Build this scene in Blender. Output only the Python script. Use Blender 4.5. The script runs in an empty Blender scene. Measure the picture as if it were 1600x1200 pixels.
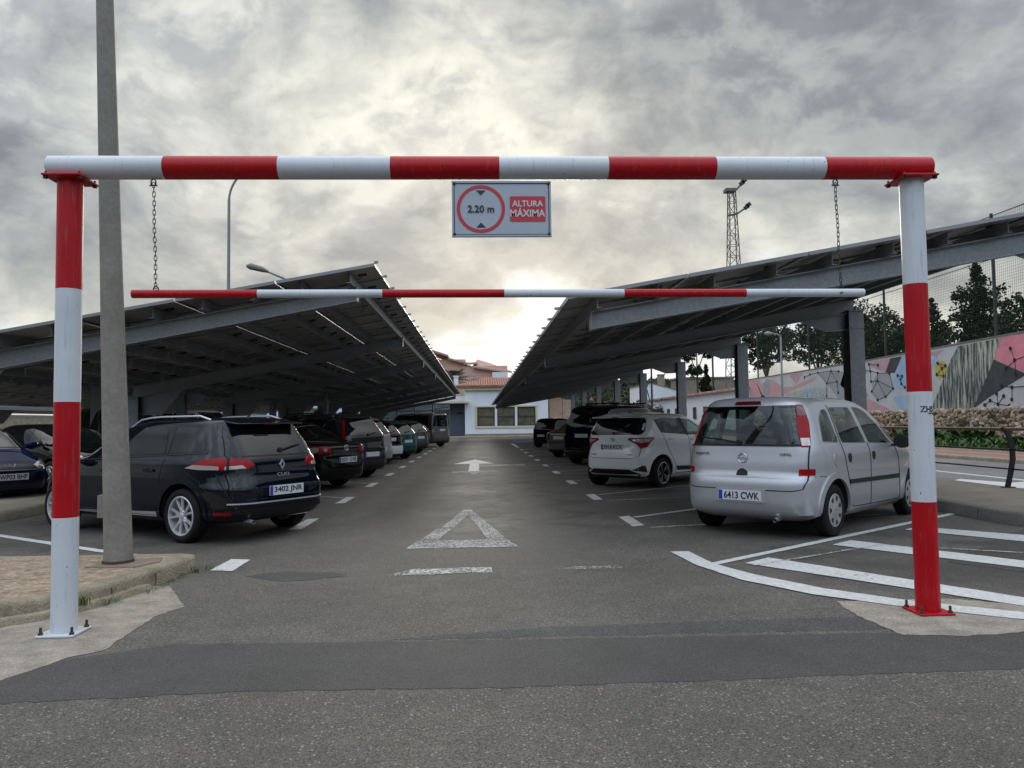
import bpy, bmesh, math, random
from mathutils import Vector, Matrix
from mathutils.bvhtree import BVHTree
from mathutils.geometry import delaunay_2d_cdt
R = math.radians
PI = math.pi
random.seed(11)
S = bpy.context.scene
COL = S.collection

# ------------------------------------------------------------------ helpers
def link(name, me, parent=None):
    o = bpy.data.objects.new(name, me); COL.objects.link(o)
    if parent: o.parent = parent
    return o
def tag(o, label=None, cat=None, group=None, kind=None):
    if label: o['label'] = label
    if cat: o['category'] = cat
    if group: o['group'] = group
    if kind: o['kind'] = kind
    return o
def thing(name, label, cat, loc=(0,0,0), rz=0, group=None):
    o = link(name, None); o.location = loc; o.rotation_euler = (0,0,rz)
    return tag(o, label, cat, group)
def kids(o): return KIDS.get(o.name, [])
def copy_tree(o, parent=None):
    c = o.copy(); COL.objects.link(c)
    if parent: c.parent = parent
    for ch in [x for x in bpy.data.objects if x.parent == o]: copy_tree(ch, c)
    return c

class MB:
    """collects geometry for one mesh"""
    def __init__(s): s.bm = bmesh.new(); s.mi = 0
    def face(s, vs, mi=None):
        try: f = s.bm.faces.new(vs)
        except ValueError: return None
        f.material_index = s.mi if mi is None else mi
        return f
    def poly(s, pts, mi=None):
        return s.face([s.bm.verts.new(p) for p in pts], mi)
    def box(s, c, d, rot=None, mi=None):
        hx,hy,hz = d[0]/2,d[1]/2,d[2]/2
        P = [Vector((sx*hx,sy*hy,sz*hz)) for sz in(-1,1) for sy in(-1,1) for sx in(-1,1)]
        if rot is not None: P = [rot @ p for p in P]
        v = [s.bm.verts.new(p+Vector(c)) for p in P]
        for q in ((0,2,3,1),(4,5,7,6),(0,1,5,4),(2,6,7,3),(0,4,6,2),(1,3,7,5)): s.face([v[i] for i in q], mi)
        return s
    def hexa(s, P, mi=None):
        v = [s.bm.verts.new(p) for p in P]
        for q in ((3,2,1,0),(4,5,6,7),(0,1,5,4),(1,2,6,5),(2,3,7,6),(3,0,4,7)): s.face([v[i] for i in q], mi)
        return s
    def tube(s, pts, r, n=10, cap=True, mi=None, closed=False):
        pts = [Vector(p) for p in pts]; m = len(pts)
        rs = r if isinstance(r,(list,tuple)) else [r]*m
        rings = []; up0 = None
        for i,p in enumerate(pts):
            if closed: d = pts[(i+1)%m]-pts[i-1]
            else: d = (pts[min(i+1,m-1)]-pts[max(i-1,0)])
            d.normalize()
            if up0 is None:
                a = Vector((0,0,1)) if abs(d.z)<.9 else Vector((1,0,0))
                u = d.cross(a).normalized()
            else: u = (up0 - d*up0.dot(d)).normalized()
            up0 = u; w = d.cross(u)
            rings.append([s.bm.verts.new(p+rs[i]*(math.cos(2*PI*k/n)*u+math.sin(2*PI*k/n)*w)) for k in range(n)])
        rr = list(range(m-1)) + ([m-1] if closed else [])
        for i in rr:
            A,B = rings[i],rings[(i+1)%m]
            for k in range(n): s.face([A[k],A[(k+1)%n],B[(k+1)%n],B[k]], mi)
        if cap and not closed:
            s.face(rings[0][::-1], mi); s.face(rings[-1], mi)
        return s
    def lathe(s, prof, c=(0,0,0), axis='Z', n=32, mi=None, cap=True):
        """prof: list of (radius, height)"""
        def mp(r,h,a):
            x,y = r*math.cos(a), r*math.sin(a)
            q = (x,y,h) if axis=='Z' else ((h,x,y) if axis=='X' else (x,h,y))
            return Vector(q)+Vector(c)
        rings = [[s.bm.verts.new(mp(max(r,1e-4),h,2*PI*k/n)) for k in range(n)] for r,h in prof]
        for A,B in zip(rings,rings[1:]):
            for k in range(n): s.face([A[k],A[(k+1)%n],B[(k+1)%n],B[k]], mi)
        if cap: s.face(rings[0][::-1], mi); s.face(rings[-1], mi)
        return s
    def prism(s, pts, z0, z1, mi=None):
        a = [s.bm.verts.new((p[0],p[1],z0)) for p in pts]; b = [s.bm.verts.new((p[0],p[1],z1)) for p in pts]
        n = len(pts)
        for i in range(n): s.face([a[i],a[(i+1)%n],b[(i+1)%n],b[i]], mi)
        s.face(a[::-1], mi); s.face(b, mi)
        return s
    def mesh(s, name, mats, smooth=None):
        bmesh.ops.recalc_face_normals(s.bm, faces=s.bm.faces)
        me = bpy.data.meshes.new(name); s.bm.to_mesh(me); s.bm.free()
        for m in (mats if isinstance(mats,(list,tuple)) else [mats]): me.materials.append(m)
        if smooth is not None:
            for p in me.polygons: p.use_smooth = True
            me.set_sharp_from_angle(angle=R(smooth))
        return me
    def build(s, name, mats, parent=None, smooth=None):
        return link(name, s.mesh(name, mats, smooth), parent)

# ------------------------------------------------------------------ materials
def mat(name, col, rough=.6, metal=0., coat=0., noise=0., nscale=8., bump=0., bscale=60., spec=.5, col2=None, coord='Object', coatr=.03, grain=0., gscale=150., streak=None):
    m = bpy.data.materials.new(name); m.use_nodes = True
    nt = m.node_tree; N = nt.nodes; L = nt.links; b = N['Principled BSDF']
    b.inputs['Base Color'].default_value = (*col,1); b.inputs['Roughness'].default_value = rough
    b.inputs['Metallic'].default_value = metal; b.inputs['Specular IOR Level'].default_value = spec
    b.inputs['Coat Weight'].default_value = coat; b.inputs['Coat Roughness'].default_value = coatr
    if noise or bump or col2 or grain:
        tc = N.new('ShaderNodeTexCoord'); out = tc.outputs[coord]
        if noise or col2:
            n = N.new('ShaderNodeTexNoise'); n.inputs['Scale'].default_value = nscale; n.inputs['Detail'].default_value = 8; n.inputs['Roughness'].default_value = .65
            L.new(out, n.inputs['Vector'])
            r = N.new('ShaderNodeValToRGB'); r.color_ramp.elements[0].position = .32; r.color_ramp.elements[1].position = .68
            c2 = col2 or tuple(c*(1+noise) for c in col); c1 = col if col2 else tuple(c*(1-noise) for c in col)
            r.color_ramp.elements[0].color = (*c1,1); r.color_ramp.elements[1].color = (*c2,1)
            L.new(n.outputs['Fac'], r.inputs['Fac']); L.new(r.outputs['Color'], b.inputs['Base Color'])
            base_out = r.outputs['Color']
            mr = N.new('ShaderNodeMapRange'); mr.inputs['To Min'].default_value = max(rough-.12,0); mr.inputs['To Max'].default_value = min(rough+.12,1)
            L.new(n.outputs['Fac'], mr.inputs['Value']); L.new(mr.outputs['Result'], b.inputs['Roughness'])
        if grain and (noise or col2):
            ng = N.new('ShaderNodeTexNoise'); ng.inputs['Scale'].default_value = gscale; ng.inputs['Detail'].default_value = 3
            if streak:
                mp = N.new('ShaderNodeMapping'); mp.inputs['Scale'].default_value = streak; L.new(out, mp.inputs['Vector']); L.new(mp.outputs['Vector'], ng.inputs['Vector'])
            else: L.new(out, ng.inputs['Vector'])
            mg = N.new('ShaderNodeMapRange'); mg.inputs['From Min'].default_value = .3; mg.inputs['From Max'].default_value = .7; mg.inputs['To Min'].default_value = 1-grain; mg.inputs['To Max'].default_value = 1+grain
            L.new(ng.outputs['Fac'], mg.inputs['Value']); mx = N.new('ShaderNodeVectorMath'); mx.operation = 'SCALE'
            L.new(base_out, mx.inputs[0]); L.new(mg.outputs['Result'], mx.inputs['Scale']); L.new(mx.outputs[0], b.inputs['Base Color'])
        if bump:
            n2 = N.new('ShaderNodeTexNoise'); n2.inputs['Scale'].default_value = bscale; n2.inputs['Detail'].default_value = 5
            L.new(out, n2.inputs['Vector'])
            bp = N.new('ShaderNodeBump'); bp.inputs['Strength'].default_value = bump; bp.inputs['Distance'].default_value = .02
            L.new(n2.outputs['Fac'], bp.inputs['Height']); L.new(bp.outputs['Normal'], b.inputs['Normal'])
    return m

class NT:
    """tiny node helper"""
    def __init__(s, m): s.t = m.node_tree; s.N = s.t.nodes; s.L = s.t.links
    def n(s, typ, **kw):
        x = s.N.new('ShaderNode'+typ)
        for k,v in kw.items(): setattr(x,k,v)
        return x
    def put(s, sock, v):
        if isinstance(v, bpy.types.NodeSocket): s.L.new(v, sock)
        elif v is not None:
            if hasattr(sock.default_value,'__len__') and not hasattr(v,'__len__'): v = (v,)*len(sock.default_value)
            if hasattr(v,'__len__') and len(sock.default_value)==4 and len(v)==3: v = (*v,1)
            sock.default_value = v
    def math(s, op, a, b=None, c=None, clamp=False):
        x = s.n('Math', operation=op, use_clamp=clamp); s.put(x.inputs[0],a)
        if b is not None: s.put(x.inputs[1],b)
        if c is not None: s.put(x.inputs[2],c)
        return x.outputs[0]
    def noise(s, vec, scale, detail=6, rough=.55, dist=0.):
        x = s.n('TexNoise'); s.L.new(vec, x.inputs['Vector']); x.inputs['Scale'].default_value = scale
        x.inputs['Detail'].default_value = detail; x.inputs['Roughness'].default_value = rough; x.inputs['Distortion'].default_value = dist
        return x.outputs['Fac']
    def vor(s, vec, scale, feature='F1', out='Distance', rnd=1.):
        x = s.n('TexVoronoi', feature=feature); s.L.new(vec, x.inputs['Vector']); x.inputs['Scale'].default_value = scale
        x.inputs['Randomness'].default_value = rnd
        return x.outputs[out]
    def ss(s, v, a, b, lo=0., hi=1.):
        x = s.n('MapRange', interpolation_type='SMOOTHSTEP'); s.put(x.inputs['Value'],v)
        x.inputs['From Min'].default_value = a; x.inputs['From Max'].default_value = b
        x.inputs['To Min'].default_value = lo; x.inputs['To Max'].default_value = hi
        return x.outputs['Result']
    def mix(s, f, a, b, blend='MIX'):
        x = s.n('Mix', data_type='RGBA', blend_type=blend); s.put(x.inputs[0],f); s.put(x.inputs[6],a); s.put(x.inputs[7],b)
        return x.outputs[2]
    def map(s, vec, loc=(0,0,0), rot=(0,0,0), scale=(1,1,1)):
        x = s.n('Mapping'); s.L.new(vec,x.inputs['Vector']); x.inputs['Location'].default_value = loc; x.inputs['Rotation'].default_value = rot; x.inputs['Scale'].default_value = scale
        return x.outputs['Vector']
    def bump(s, h, strength, dist=.01):
        x = s.n('Bump'); s.put(x.inputs['Height'],h); x.inputs['Strength'].default_value = strength; x.inputs['Distance'].default_value = dist
        return x.outputs['Normal']

def newmat(name):
    m = bpy.data.materials.new(name); m.use_nodes = True
    return m, NT(m), m.node_tree.nodes['Principled BSDF']

def asphalt(name, base, light, stones, rough=.8, stain=True, scale=1.):
    m,t,b = newmat(name)
    g = t.n('NewGeometry').outputs['Position']
    sep = t.n('SeparateXYZ'); t.L.new(g, sep.inputs[0]); X,Y = sep.outputs[0], sep.outputs[1]
    # aggregate at three sizes
    v1 = t.vor(g, 58*scale, out='Color'); d1 = t.vor(g, 58*scale)
    s1 = t.n('SeparateColor'); t.L.new(v1, s1.inputs[0])
    st = t.math('MULTIPLY', t.ss(s1.outputs[0], .76, .93), t.ss(d1, .45, .25))
    v2 = t.vor(g, 190*scale, out='Color'); s2 = t.n('SeparateColor'); t.L.new(v2, s2.inputs[0])
    f = t.noise(g, 320, 2, .6)
    fine = t.math('ADD', t.math('MULTIPLY', s2.outputs[0], .9), t.math('MULTIPLY', f, .5))
    big = t.noise(g, .55, 5, .6); mid = t.noise(g, 3.2, 5, .65)
    c = t.mix(t.ss(big, .35, .68), base, light)
    c = t.mix(t.math('MULTIPLY', t.ss(mid,.35,.7), .35), c, tuple(x*.55 for x in base))
    fm = t.ss(fine, .15, 1.25, .32, 1.85)
    cc = t.n('CombineColor'); [t.put(cc.inputs[i], fm) for i in range(3)]
    c = t.mix(1., c, cc.outputs[0], 'MULTIPLY')
    c = t.mix(t.math('MULTIPLY', st, stones), c, (.32,.30,.265))
    rg = t.ss(big, .3, .7, rough-.06, rough+.06)
    if stain:
        # wet drip line under the left canopy's edge, drip lobes under the right one, worn middle with sheen painted into its colour
        wob = t.math('MULTIPLY', t.math('SUBTRACT', t.noise(g, .8, 4), .5), .9)
        xl = t.math('ADD', X, wob)
        dl = t.math('ABSOLUTE', t.math('ADD', xl, 1.35))
        ml = t.math('MULTIPLY', t.ss(dl, .5, .05), t.ss(Y, 9.5, 12.))
        ph = t.math('MULTIPLY', t.math('SINE', t.math('MULTIPLY', Y, 2*PI/1.67)), .34)
        xr = t.math('ADD', t.math('ADD', X, ph), t.math('MULTIPLY', wob, .5))
        mr_ = t.math('MULTIPLY', t.math('MULTIPLY', t.ss(xr, .85, 1.15), t.ss(xr, 1.75, 1.3)), t.ss(Y, 8.5, 10.5))
        mr_ = t.math('MULTIPLY', mr_, t.ss(t.noise(g,.9,3), .35, .6))
        bay = t.math('ADD', t.math('MULTIPLY', t.ss(X, 2.3, 3.2), t.ss(X,6.8,6.)), t.math('MULTIPLY', t.ss(X,-2.6,-3.5), t.ss(X,-7,-6)))
        oil = t.math('MULTIPLY', t.math('MULTIPLY', bay, t.ss(t.noise(g, .7, 5, .6), .46, .62)), .6)
        dk = t.math('MAXIMUM', t.math('MAXIMUM', t.math('MULTIPLY', ml, .6), t.math('MULTIPLY', mr_, .55)), oil)
        wl = t.math('MULTIPLY', t.ss(Y, 26, 34), t.ss(t.math('ABSOLUTE', t.math('SUBTRACT', X, .6)), 1.6, .9))
        bands = t.math('MULTIPLY', t.ss(t.noise(t.map(g, scale=(.12,1.3,1)), 1., 4, .6), .5, .62), wl)
        dk = t.math('MAXIMUM', dk, t.math('MULTIPLY', bands, .5))
        c = t.mix(dk, c, tuple(x*.38 for x in base))
        worn = t.math('MULTIPLY', t.math('MULTIPLY', t.ss(t.math('ABSOLUTE', t.math('SUBTRACT', xl, .1)), 1.25, .3), t.ss(Y, 6.5, 11)), t.ss(mid,.25,.6))
        c = t.mix(t.math('MULTIPLY', worn, .5), c, tuple(x*1.6 for x in light))  # wear and aisle sheen both lighten the colour here
        rg = t.math('SUBTRACT', rg, t.math('MULTIPLY', worn, .12))
    t.put(b.inputs['Base Color'], c); t.put(b.inputs['Roughness'], rg)
    b.inputs['Specular IOR Level'].default_value = .5
    h = t.math('ADD', t.math('MULTIPLY', fine, .5), t.math('MULTIPLY', t.ss(d1,.5,0), .8))
    t.put(b.inputs['Normal'], t.bump(h, .55, .006))
    return m

def worn_paint(name, col, under, wear=.5, scale=9.):
    """road paint that has worn off in flakes; the asphalt shows through"""
    m,t,b = newmat(name)
    g = t.n('NewGeometry').outputs['Position']
    n = t.noise(g, scale, 8, .7); v = t.vor(g, 75, out='Color'); s = t.n('SeparateColor'); t.L.new(v, s.inputs[0])
    big = t.noise(g, 1.3, 4)
    k = t.math('ADD', t.math('ADD', t.math('MULTIPLY', n, .6), t.math('MULTIPLY', s.outputs[0], .25)), t.math('MULTIPLY', big, .5))
    k = t.math('SUBTRACT', k, .075); f = t.ss(k, wear-.07, wear+.09)
    c = t.mix(f, under, col)
    dirt = t.ss(t.noise(g, 24, 4, .7), .35, .7, .78, 1.05)
    cc = t.n('CombineColor'); [t.put(cc.inputs[i], dirt) for i in range(3)]
    t.put(b.inputs['Base Color'], t.mix(1., c, cc.outputs[0], 'MULTIPLY')); b.inputs['Roughness'].default_value = .7
    t.put(b.inputs['Normal'], t.bump(t.noise(g, 180, 3), .4, .004))
    # holes are real gaps in the paint
    tr = t.n('BsdfTransparent'); mx = t.n('MixShader'); t.L.new(f, mx.inputs[0]); t.L.new(tr.outputs[0], mx.inputs[1]); t.L.new(b.outputs[0], mx.inputs[2])
    t.put(b.inputs['Base Color'], t.mix(1., col, cc.outputs[0], 'MULTIPLY'))
    t.L.new(mx.outputs[0], m.node_tree.nodes['Material Output'].inputs[0])
    return m

def glass(name, tint, refl=.12, ior=1.5):
    m,t,b = newmat(name)
    tr = t.n('BsdfTransparent'); tr.inputs[0].default_value = (*tint,1)
    gl = t.n('BsdfGlossy'); gl.inputs['Roughness'].default_value = .02; gl.inputs[0].default_value = (.9,.95,1,1)
    fr = t.n('LayerWeight'); fr.inputs['Blend'].default_value = .5
    mx = t.n('MixShader'); t.L.new(t.math('ADD', t.math('MULTIPLY', t.math('POWER', fr.outputs['Facing'], 5.), .9), refl), mx.inputs[0]); t.L.new(tr.outputs[0], mx.inputs[1]); t.L.new(gl.outputs[0], mx.inputs[2])
    t.L.new(mx.outputs[0], m.node_tree.nodes['Material Output'].inputs[0])
    return m

M = {}
M['asphalt'] = asphalt('car_park_asphalt', (.076,.069,.059), (.112,.102,.087), .6)
M['asphalt_old'] = asphalt('old_road_asphalt', (.078,.070,.060), (.108,.098,.084), .8, stain=False, scale=1.0)
M['asphalt_new'] = asphalt('new_patch_asphalt', (.046,.0435,.0405), (.064,.061,.056), .2, rough=.74, stain=False, scale=1.6)
M['asphalt_road'] = asphalt('far_road_asphalt', (.12,.12,.115), (.17,.165,.16), .3, stain=False)
M['paint_line'] = worn_paint('white_line_paint', (.62,.62,.60), (.06,.06,.055), .40)
M['paint_bright'] = worn_paint('fresh_line_paint', (.62,.63,.62), (.06,.06,.055), .37)
M['paint_worn'] = worn_paint('worn_line_paint', (.55,.55,.51), (.06,.06,.055), .60)
M['paint_tri'] = worn_paint('flaking_triangle_paint', (.50,.50,.46), (.06,.06,.055), .56, 26.)
M['paint_bay'] = worn_paint('thin_bay_paint', (.42,.42,.40), (.06,.06,.055), .44)
M['concrete'] = mat('rough_concrete', (.31,.275,.225), .9, noise=.28, nscale=5, grain=.3, gscale=110, bump=.7, bscale=70, spec=.3)
M['kerb'] = mat('kerb_concrete', (.20,.17,.115), .9, grain=.2, gscale=70, bump=.9, bscale=45, spec=.3, col2=(.35,.305,.23), nscale=5)
M['kerb_grey'] = mat('kerb_grey', (.17,.16,.145), .9, grain=.25, gscale=90, bump=.8, bscale=45, spec=.3, col2=(.24,.225,.20), nscale=3)
M['pavement'] = mat('brushed_pavement', (.22,.16,.105), .92, grain=.6, gscale=45, streak=(.5,1.6,1), bump=.8, bscale=55, spec=.25, col2=(.40,.32,.24), nscale=6)
M['pavement_grey'] = mat('pavement_grey', (.20,.175,.14), .92, grain=.2, gscale=70, bump=.6, bscale=50, spec=.25, col2=(.29,.255,.205), nscale=1.6)
M['pavement_tan'] = mat('pavement_tan', (.26,.23,.17), .92, bump=.6, bscale=50, spec=.25, col2=(.36,.32,.25), nscale=1.2)
M['path_red'] = mat('red_path', (.26,.13,.10), .9, bump=.4, noise=.2, nscale=3)
M['white_paint'] = mat('white_gloss_paint', (.60,.64,.68), .36, coat=.05, noise=.06, nscale=2.5, spec=.5, coatr=.1)
M['red_paint'] = mat('red_gloss_paint', (.42,.003,.009), .38, coat=.0, noise=.10, nscale=2.5, spec=.3, coatr=.1)
def chips(m, under):
    t = NT(m); b = m.node_tree.nodes['Principled BSDF']; g = t.n('TexCoord').outputs['Object']
    old = b.inputs['Base Color'].links[0].from_socket
    k = t.math('MULTIPLY', t.ss(t.noise(g, 34, 3, .5), .69, .725), t.ss(t.noise(g, 3.1, 3, .5), .50, .62))
    k2 = t.math('MULTIPLY', t.ss(t.noise(t.map(g, scale=(14,14,1.2)), 3., 5, .7), .52, .78), .38)
    c = t.mix(k2, old, (.20,.17,.14)); t.put(b.inputs['Base Color'], t.mix(k, c, under))
chips(M['white_paint'], (.07,.05,.04)); chips(M['red_paint'], (.10,.07,.06))
M['galv'] = mat('galvanised_steel', (.24,.265,.285), .5, metal=.5, col2=(.36,.385,.40), nscale=30, bump=.05, bscale=200)
M['galv_dark'] = mat('galvanised_steel_column', (.21,.23,.245), .6, metal=.35, col2=(.31,.33,.345), nscale=14, bump=.05, bscale=200)
M['alu'] = mat('aluminium_frame', (.62,.63,.65), .35, metal=.85)
M['backsheet'] = None
M['cell'] = mat('solar_cell_glass', (.012,.014,.03), .12, coat=.6)
M['black_plastic'] = mat('black_plastic', (.018,.018,.02), .5)
M['cable'] = mat('black_cable', (.01,.01,.01), .5)
M['lamp_grey'] = mat('weathered_grey_paint', (.165,.155,.13), .66, bump=.12, bscale=35, grain=.12, gscale=30, col2=(.25,.235,.205), nscale=3.)
M['rust'] = mat('rusty_bolt', (.055,.04,.03), .8, noise=.4, nscale=60, bump=.4)
M['chain'] = mat('dull_chain_steel', (.05,.048,.042), .55, metal=.7)
M['white_wall'] = mat('white_render_wall', (.74,.78,.84), .9, noise=.06, nscale=.8, bump=.25, bscale=25)
M['cream'] = mat('yellow_window_trim', (.60,.55,.36), .85, noise=.08, nscale=2)
M['tile'] = mat('terracotta_tile', (.30,.12,.08), .85, col2=(.44,.24,.18), nscale=2.5, bump=.3)
M['pink_wall'] = mat('salmon_render', (.66,.42,.34), .9, noise=.05, nscale=.3)
M['pink_roof'] = mat('faded_tile_roof', (.46,.29,.23), .9, noise=.15, nscale=3)
M['dark_blue_door'] = mat('slate_blue_door', (.075,.10,.135), .6)
M['win_dark'] = mat('dark_window_glass', (.06,.065,.05), .08, coat=.5, col2=(.20,.19,.11), nscale=.9)
M['frame_dark'] = mat('dark_window_frame', (.03,.035,.04), .5)
M['netting_green'] = mat('green_net_wire', (.025,.045,.035), .7)
M['post_green'] = mat('dark_green_post', (.02,.035,.028), .55)
M['rail_dark'] = mat('charcoal_iron', (.022,.024,.030), .42, metal=.3)
M['rail_wood'] = mat('brown_handrail', (.23,.17,.11), .5)
M['bark'] = mat('bark', (.07,.055,.04), .95, noise=.3, nscale=10, bump=.8, bscale=20)
M['steel_tower'] = mat('tower_steel', (.14,.14,.125), .6, metal=.3)
# ------------------------------------------------------------------ vehicles
def paint(name, col, metal=.3, rough=.35, coat=1., flake=0.):
    m,t,b = newmat(name)
    g = t.n('TexCoord').outputs['Object']
    n = t.noise(g, 2.2, 5, .6)
    b.inputs['Metallic'].default_value = metal; b.inputs['Coat Weight'].default_value = coat; b.inputs['Specular IOR Level'].default_value = .0 if max(col)<.09 else .5; b.inputs['Coat Roughness'].default_value = .04
    # thin road dust, heavier in patches
    d = t.ss(n, .5, .85, 0, .10 if max(col)>.05 else .03)
    t.put(b.inputs['Base Color'], t.mix(d, col, (.16,.145,.12)))
    t.put(b.inputs['Roughness'], t.math('ADD', t.math('MULTIPLY', d, .8), rough))
    return m
P_NAVY = paint('black_blue_car_paint', (.002,.004,.010), .0, .3, .9)
P_BLACK = paint('black_car_paint', (.002,.0025,.003), .0, .3, .9)
P_SILVER = paint('silver_car_paint', (.50,.51,.54), .55, .36, .6)
P_WHITE = paint('white_car_paint', (.82,.83,.84), .0, .3, .8)
P_BLUE = paint('dark_blue_car_paint', (.004,.010,.045), .0, .3, .35)
P_TEAL = paint('teal_car_paint', (.008,.085,.085), .3, .3)
P_GREY = paint('grey_car_paint', (.07,.07,.07), .5, .35)
P_DGREY = paint('charcoal_car_paint', (.028,.03,.032), .4, .33)
P_BEIGE = paint('champagne_car_paint', (.17,.145,.115), .5, .35)
P_VAN = paint('brown_grey_van_paint', (.12,.11,.10), .4, .4)
P_LSILV = paint('light_silver_car_paint', (.36,.36,.35), .45, .38)
G_CLEAR = glass('green_tinted_car_glass', (.50,.60,.55), .05)
G_DARK = glass('dark_tinted_car_glass', (.16,.20,.19), .05)
G_PRIV = mat('privacy_car_glass', (.004,.006,.007), .03, coat=0., spec=.5)
G_MID = glass('grey_tinted_car_glass', (.40,.48,.45), .05)
K_PLAST = mat('car_black_trim', (.010,.010,.011), .6)
K_WELL = mat('wheel_well_black', (.006,.006,.006), .9)
K_RUB = mat('tyre_rubber', (.008,.008,.0085), .8, spec=.3, noise=.25, nscale=12, bump=.2, bscale=90)
K_RIM = mat('alloy_wheel', (.60,.60,.61), .38, metal=.5, noise=.12, nscale=9)
K_RIMDK = mat('dark_alloy_wheel', (.03,.03,.033), .35, metal=.6)
K_CAP = mat('silver_wheel_cover', (.40,.39,.375), .5, metal=.25, noise=.12, nscale=9)
K_RED = mat('red_lamp_lens', (.30,.002,.006), .25, coat=.0, spec=.25)
K_DRED = mat('dark_red_lamp_lens', (.10,.004,.008), .12, coat=1.)
K_LENS = mat('clear_lamp_lens', (.50,.46,.45), .12, coat=1., metal=.3)
K_CHROME = mat('chrome_trim', (.72,.73,.75), .25, metal=.65)
K_PLATE = mat('plate_white', (.66,.68,.72), .4, coat=.3)
K_EU = mat('plate_blue_band', (.01,.06,.38), .4)
K_INK = mat('plate_black_ink', (.012,.012,.014), .5)
K_SEAT = mat('seat_cloth', (.030,.032,.034), .9, noise=.3, nscale=30)
K_SEAM = mat('panel_gap', (.008,.008,.009), .8)
K_DISC = mat('brake_disc', (.12,.11,.10), .5, metal=.7)

def mono(xs, ys, x):
    """monotone cubic through (xs, ys)"""
    n = len(xs); h = [xs[i+1]-xs[i] for i in range(n-1)]; d = [(ys[i+1]-ys[i])/h[i] for i in range(n-1)]
    m = [d[0]] + [0 if d[i-1]*d[i] <= 0 else 2*d[i-1]*d[i]/(d[i-1]+d[i]) for i in range(1,n-1)] + [d[-1]]
    for i in range(n-1):
        if x <= xs[i+1] or i == n-2:
            t = (x-xs[i])/h[i]; t2 = t*t; t3 = t2*t
            return (2*t3-3*t2+1)*ys[i]+(t3-2*t2+t)*h[i]*m[i]+(-2*t3+3*t2)*ys[i+1]+(t3-t2)*h[i]*m[i+1]

def slices(rows, nlev=46, n=96):
    zs = [r[0] for r in rows]; top = zs[-1]
    lv = []
    for i in range(nlev):
        f = i/(nlev-1); lv.append(zs[0]+(top-zs[0])*(1-(1-f)**1.25))
    lv = sorted(set([round(z,4) for z in lv]+[top-.004]))
    out = []
    for z in lv:
        yf,yr,w,nf,nr = [mono(zs,[r[k] for r in rows],z) for k in range(1,6)]
        c = (yf+yr)/2; l = (yf-yr)/2; ring = []
        for k in range(n):
            a = 2*PI*k/n; ca,sa = math.cos(a),math.sin(a)
            e = nf if sa>0 else nr
            # even spacing along the outline: re-parametrise by tangent-ish angle
            q = 2/e
            x = w*math.copysign(abs(ca)**q,ca); y = l*math.copysign(abs(sa)**q,sa)
            ring.append((x,c+y,z))
        out.append(ring)
    return out
def body_bm(rings, mi=0):
    b = MB(); V = [[b.bm.verts.new(p) for p in r] for r in rings]; n = len(rings[0])
    for A,B in zip(V,V[1:]):
        for k in range(n): b.face([A[k],A[(k+1)%n],B[(k+1)%n],B[k]], mi)
    b.face(V[0][::-1], mi); b.face(V[-1], mi)
    return b

def rnd(pts, r, n=4):
    """round a polygon's corners (points of any dimension)"""
    if not r: return [Vector(p) for p in pts]
    P = [Vector(p) for p in pts]; out = []; m = len(P)
    for i,p in enumerate(P):
        a,b = P[i-1],P[(i+1)%m]; la,lb = (a-p).length,(b-p).length
        ra = min(r,la*.45); rb = min(r,lb*.45); A = p+(a-p)/la*ra; B = p+(b-p)/lb*rb
        for k in range(n+1):
            t = k/n; out.append(A*(1-t)**2+p*2*t*(1-t)+B*t*t)
    return out

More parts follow.
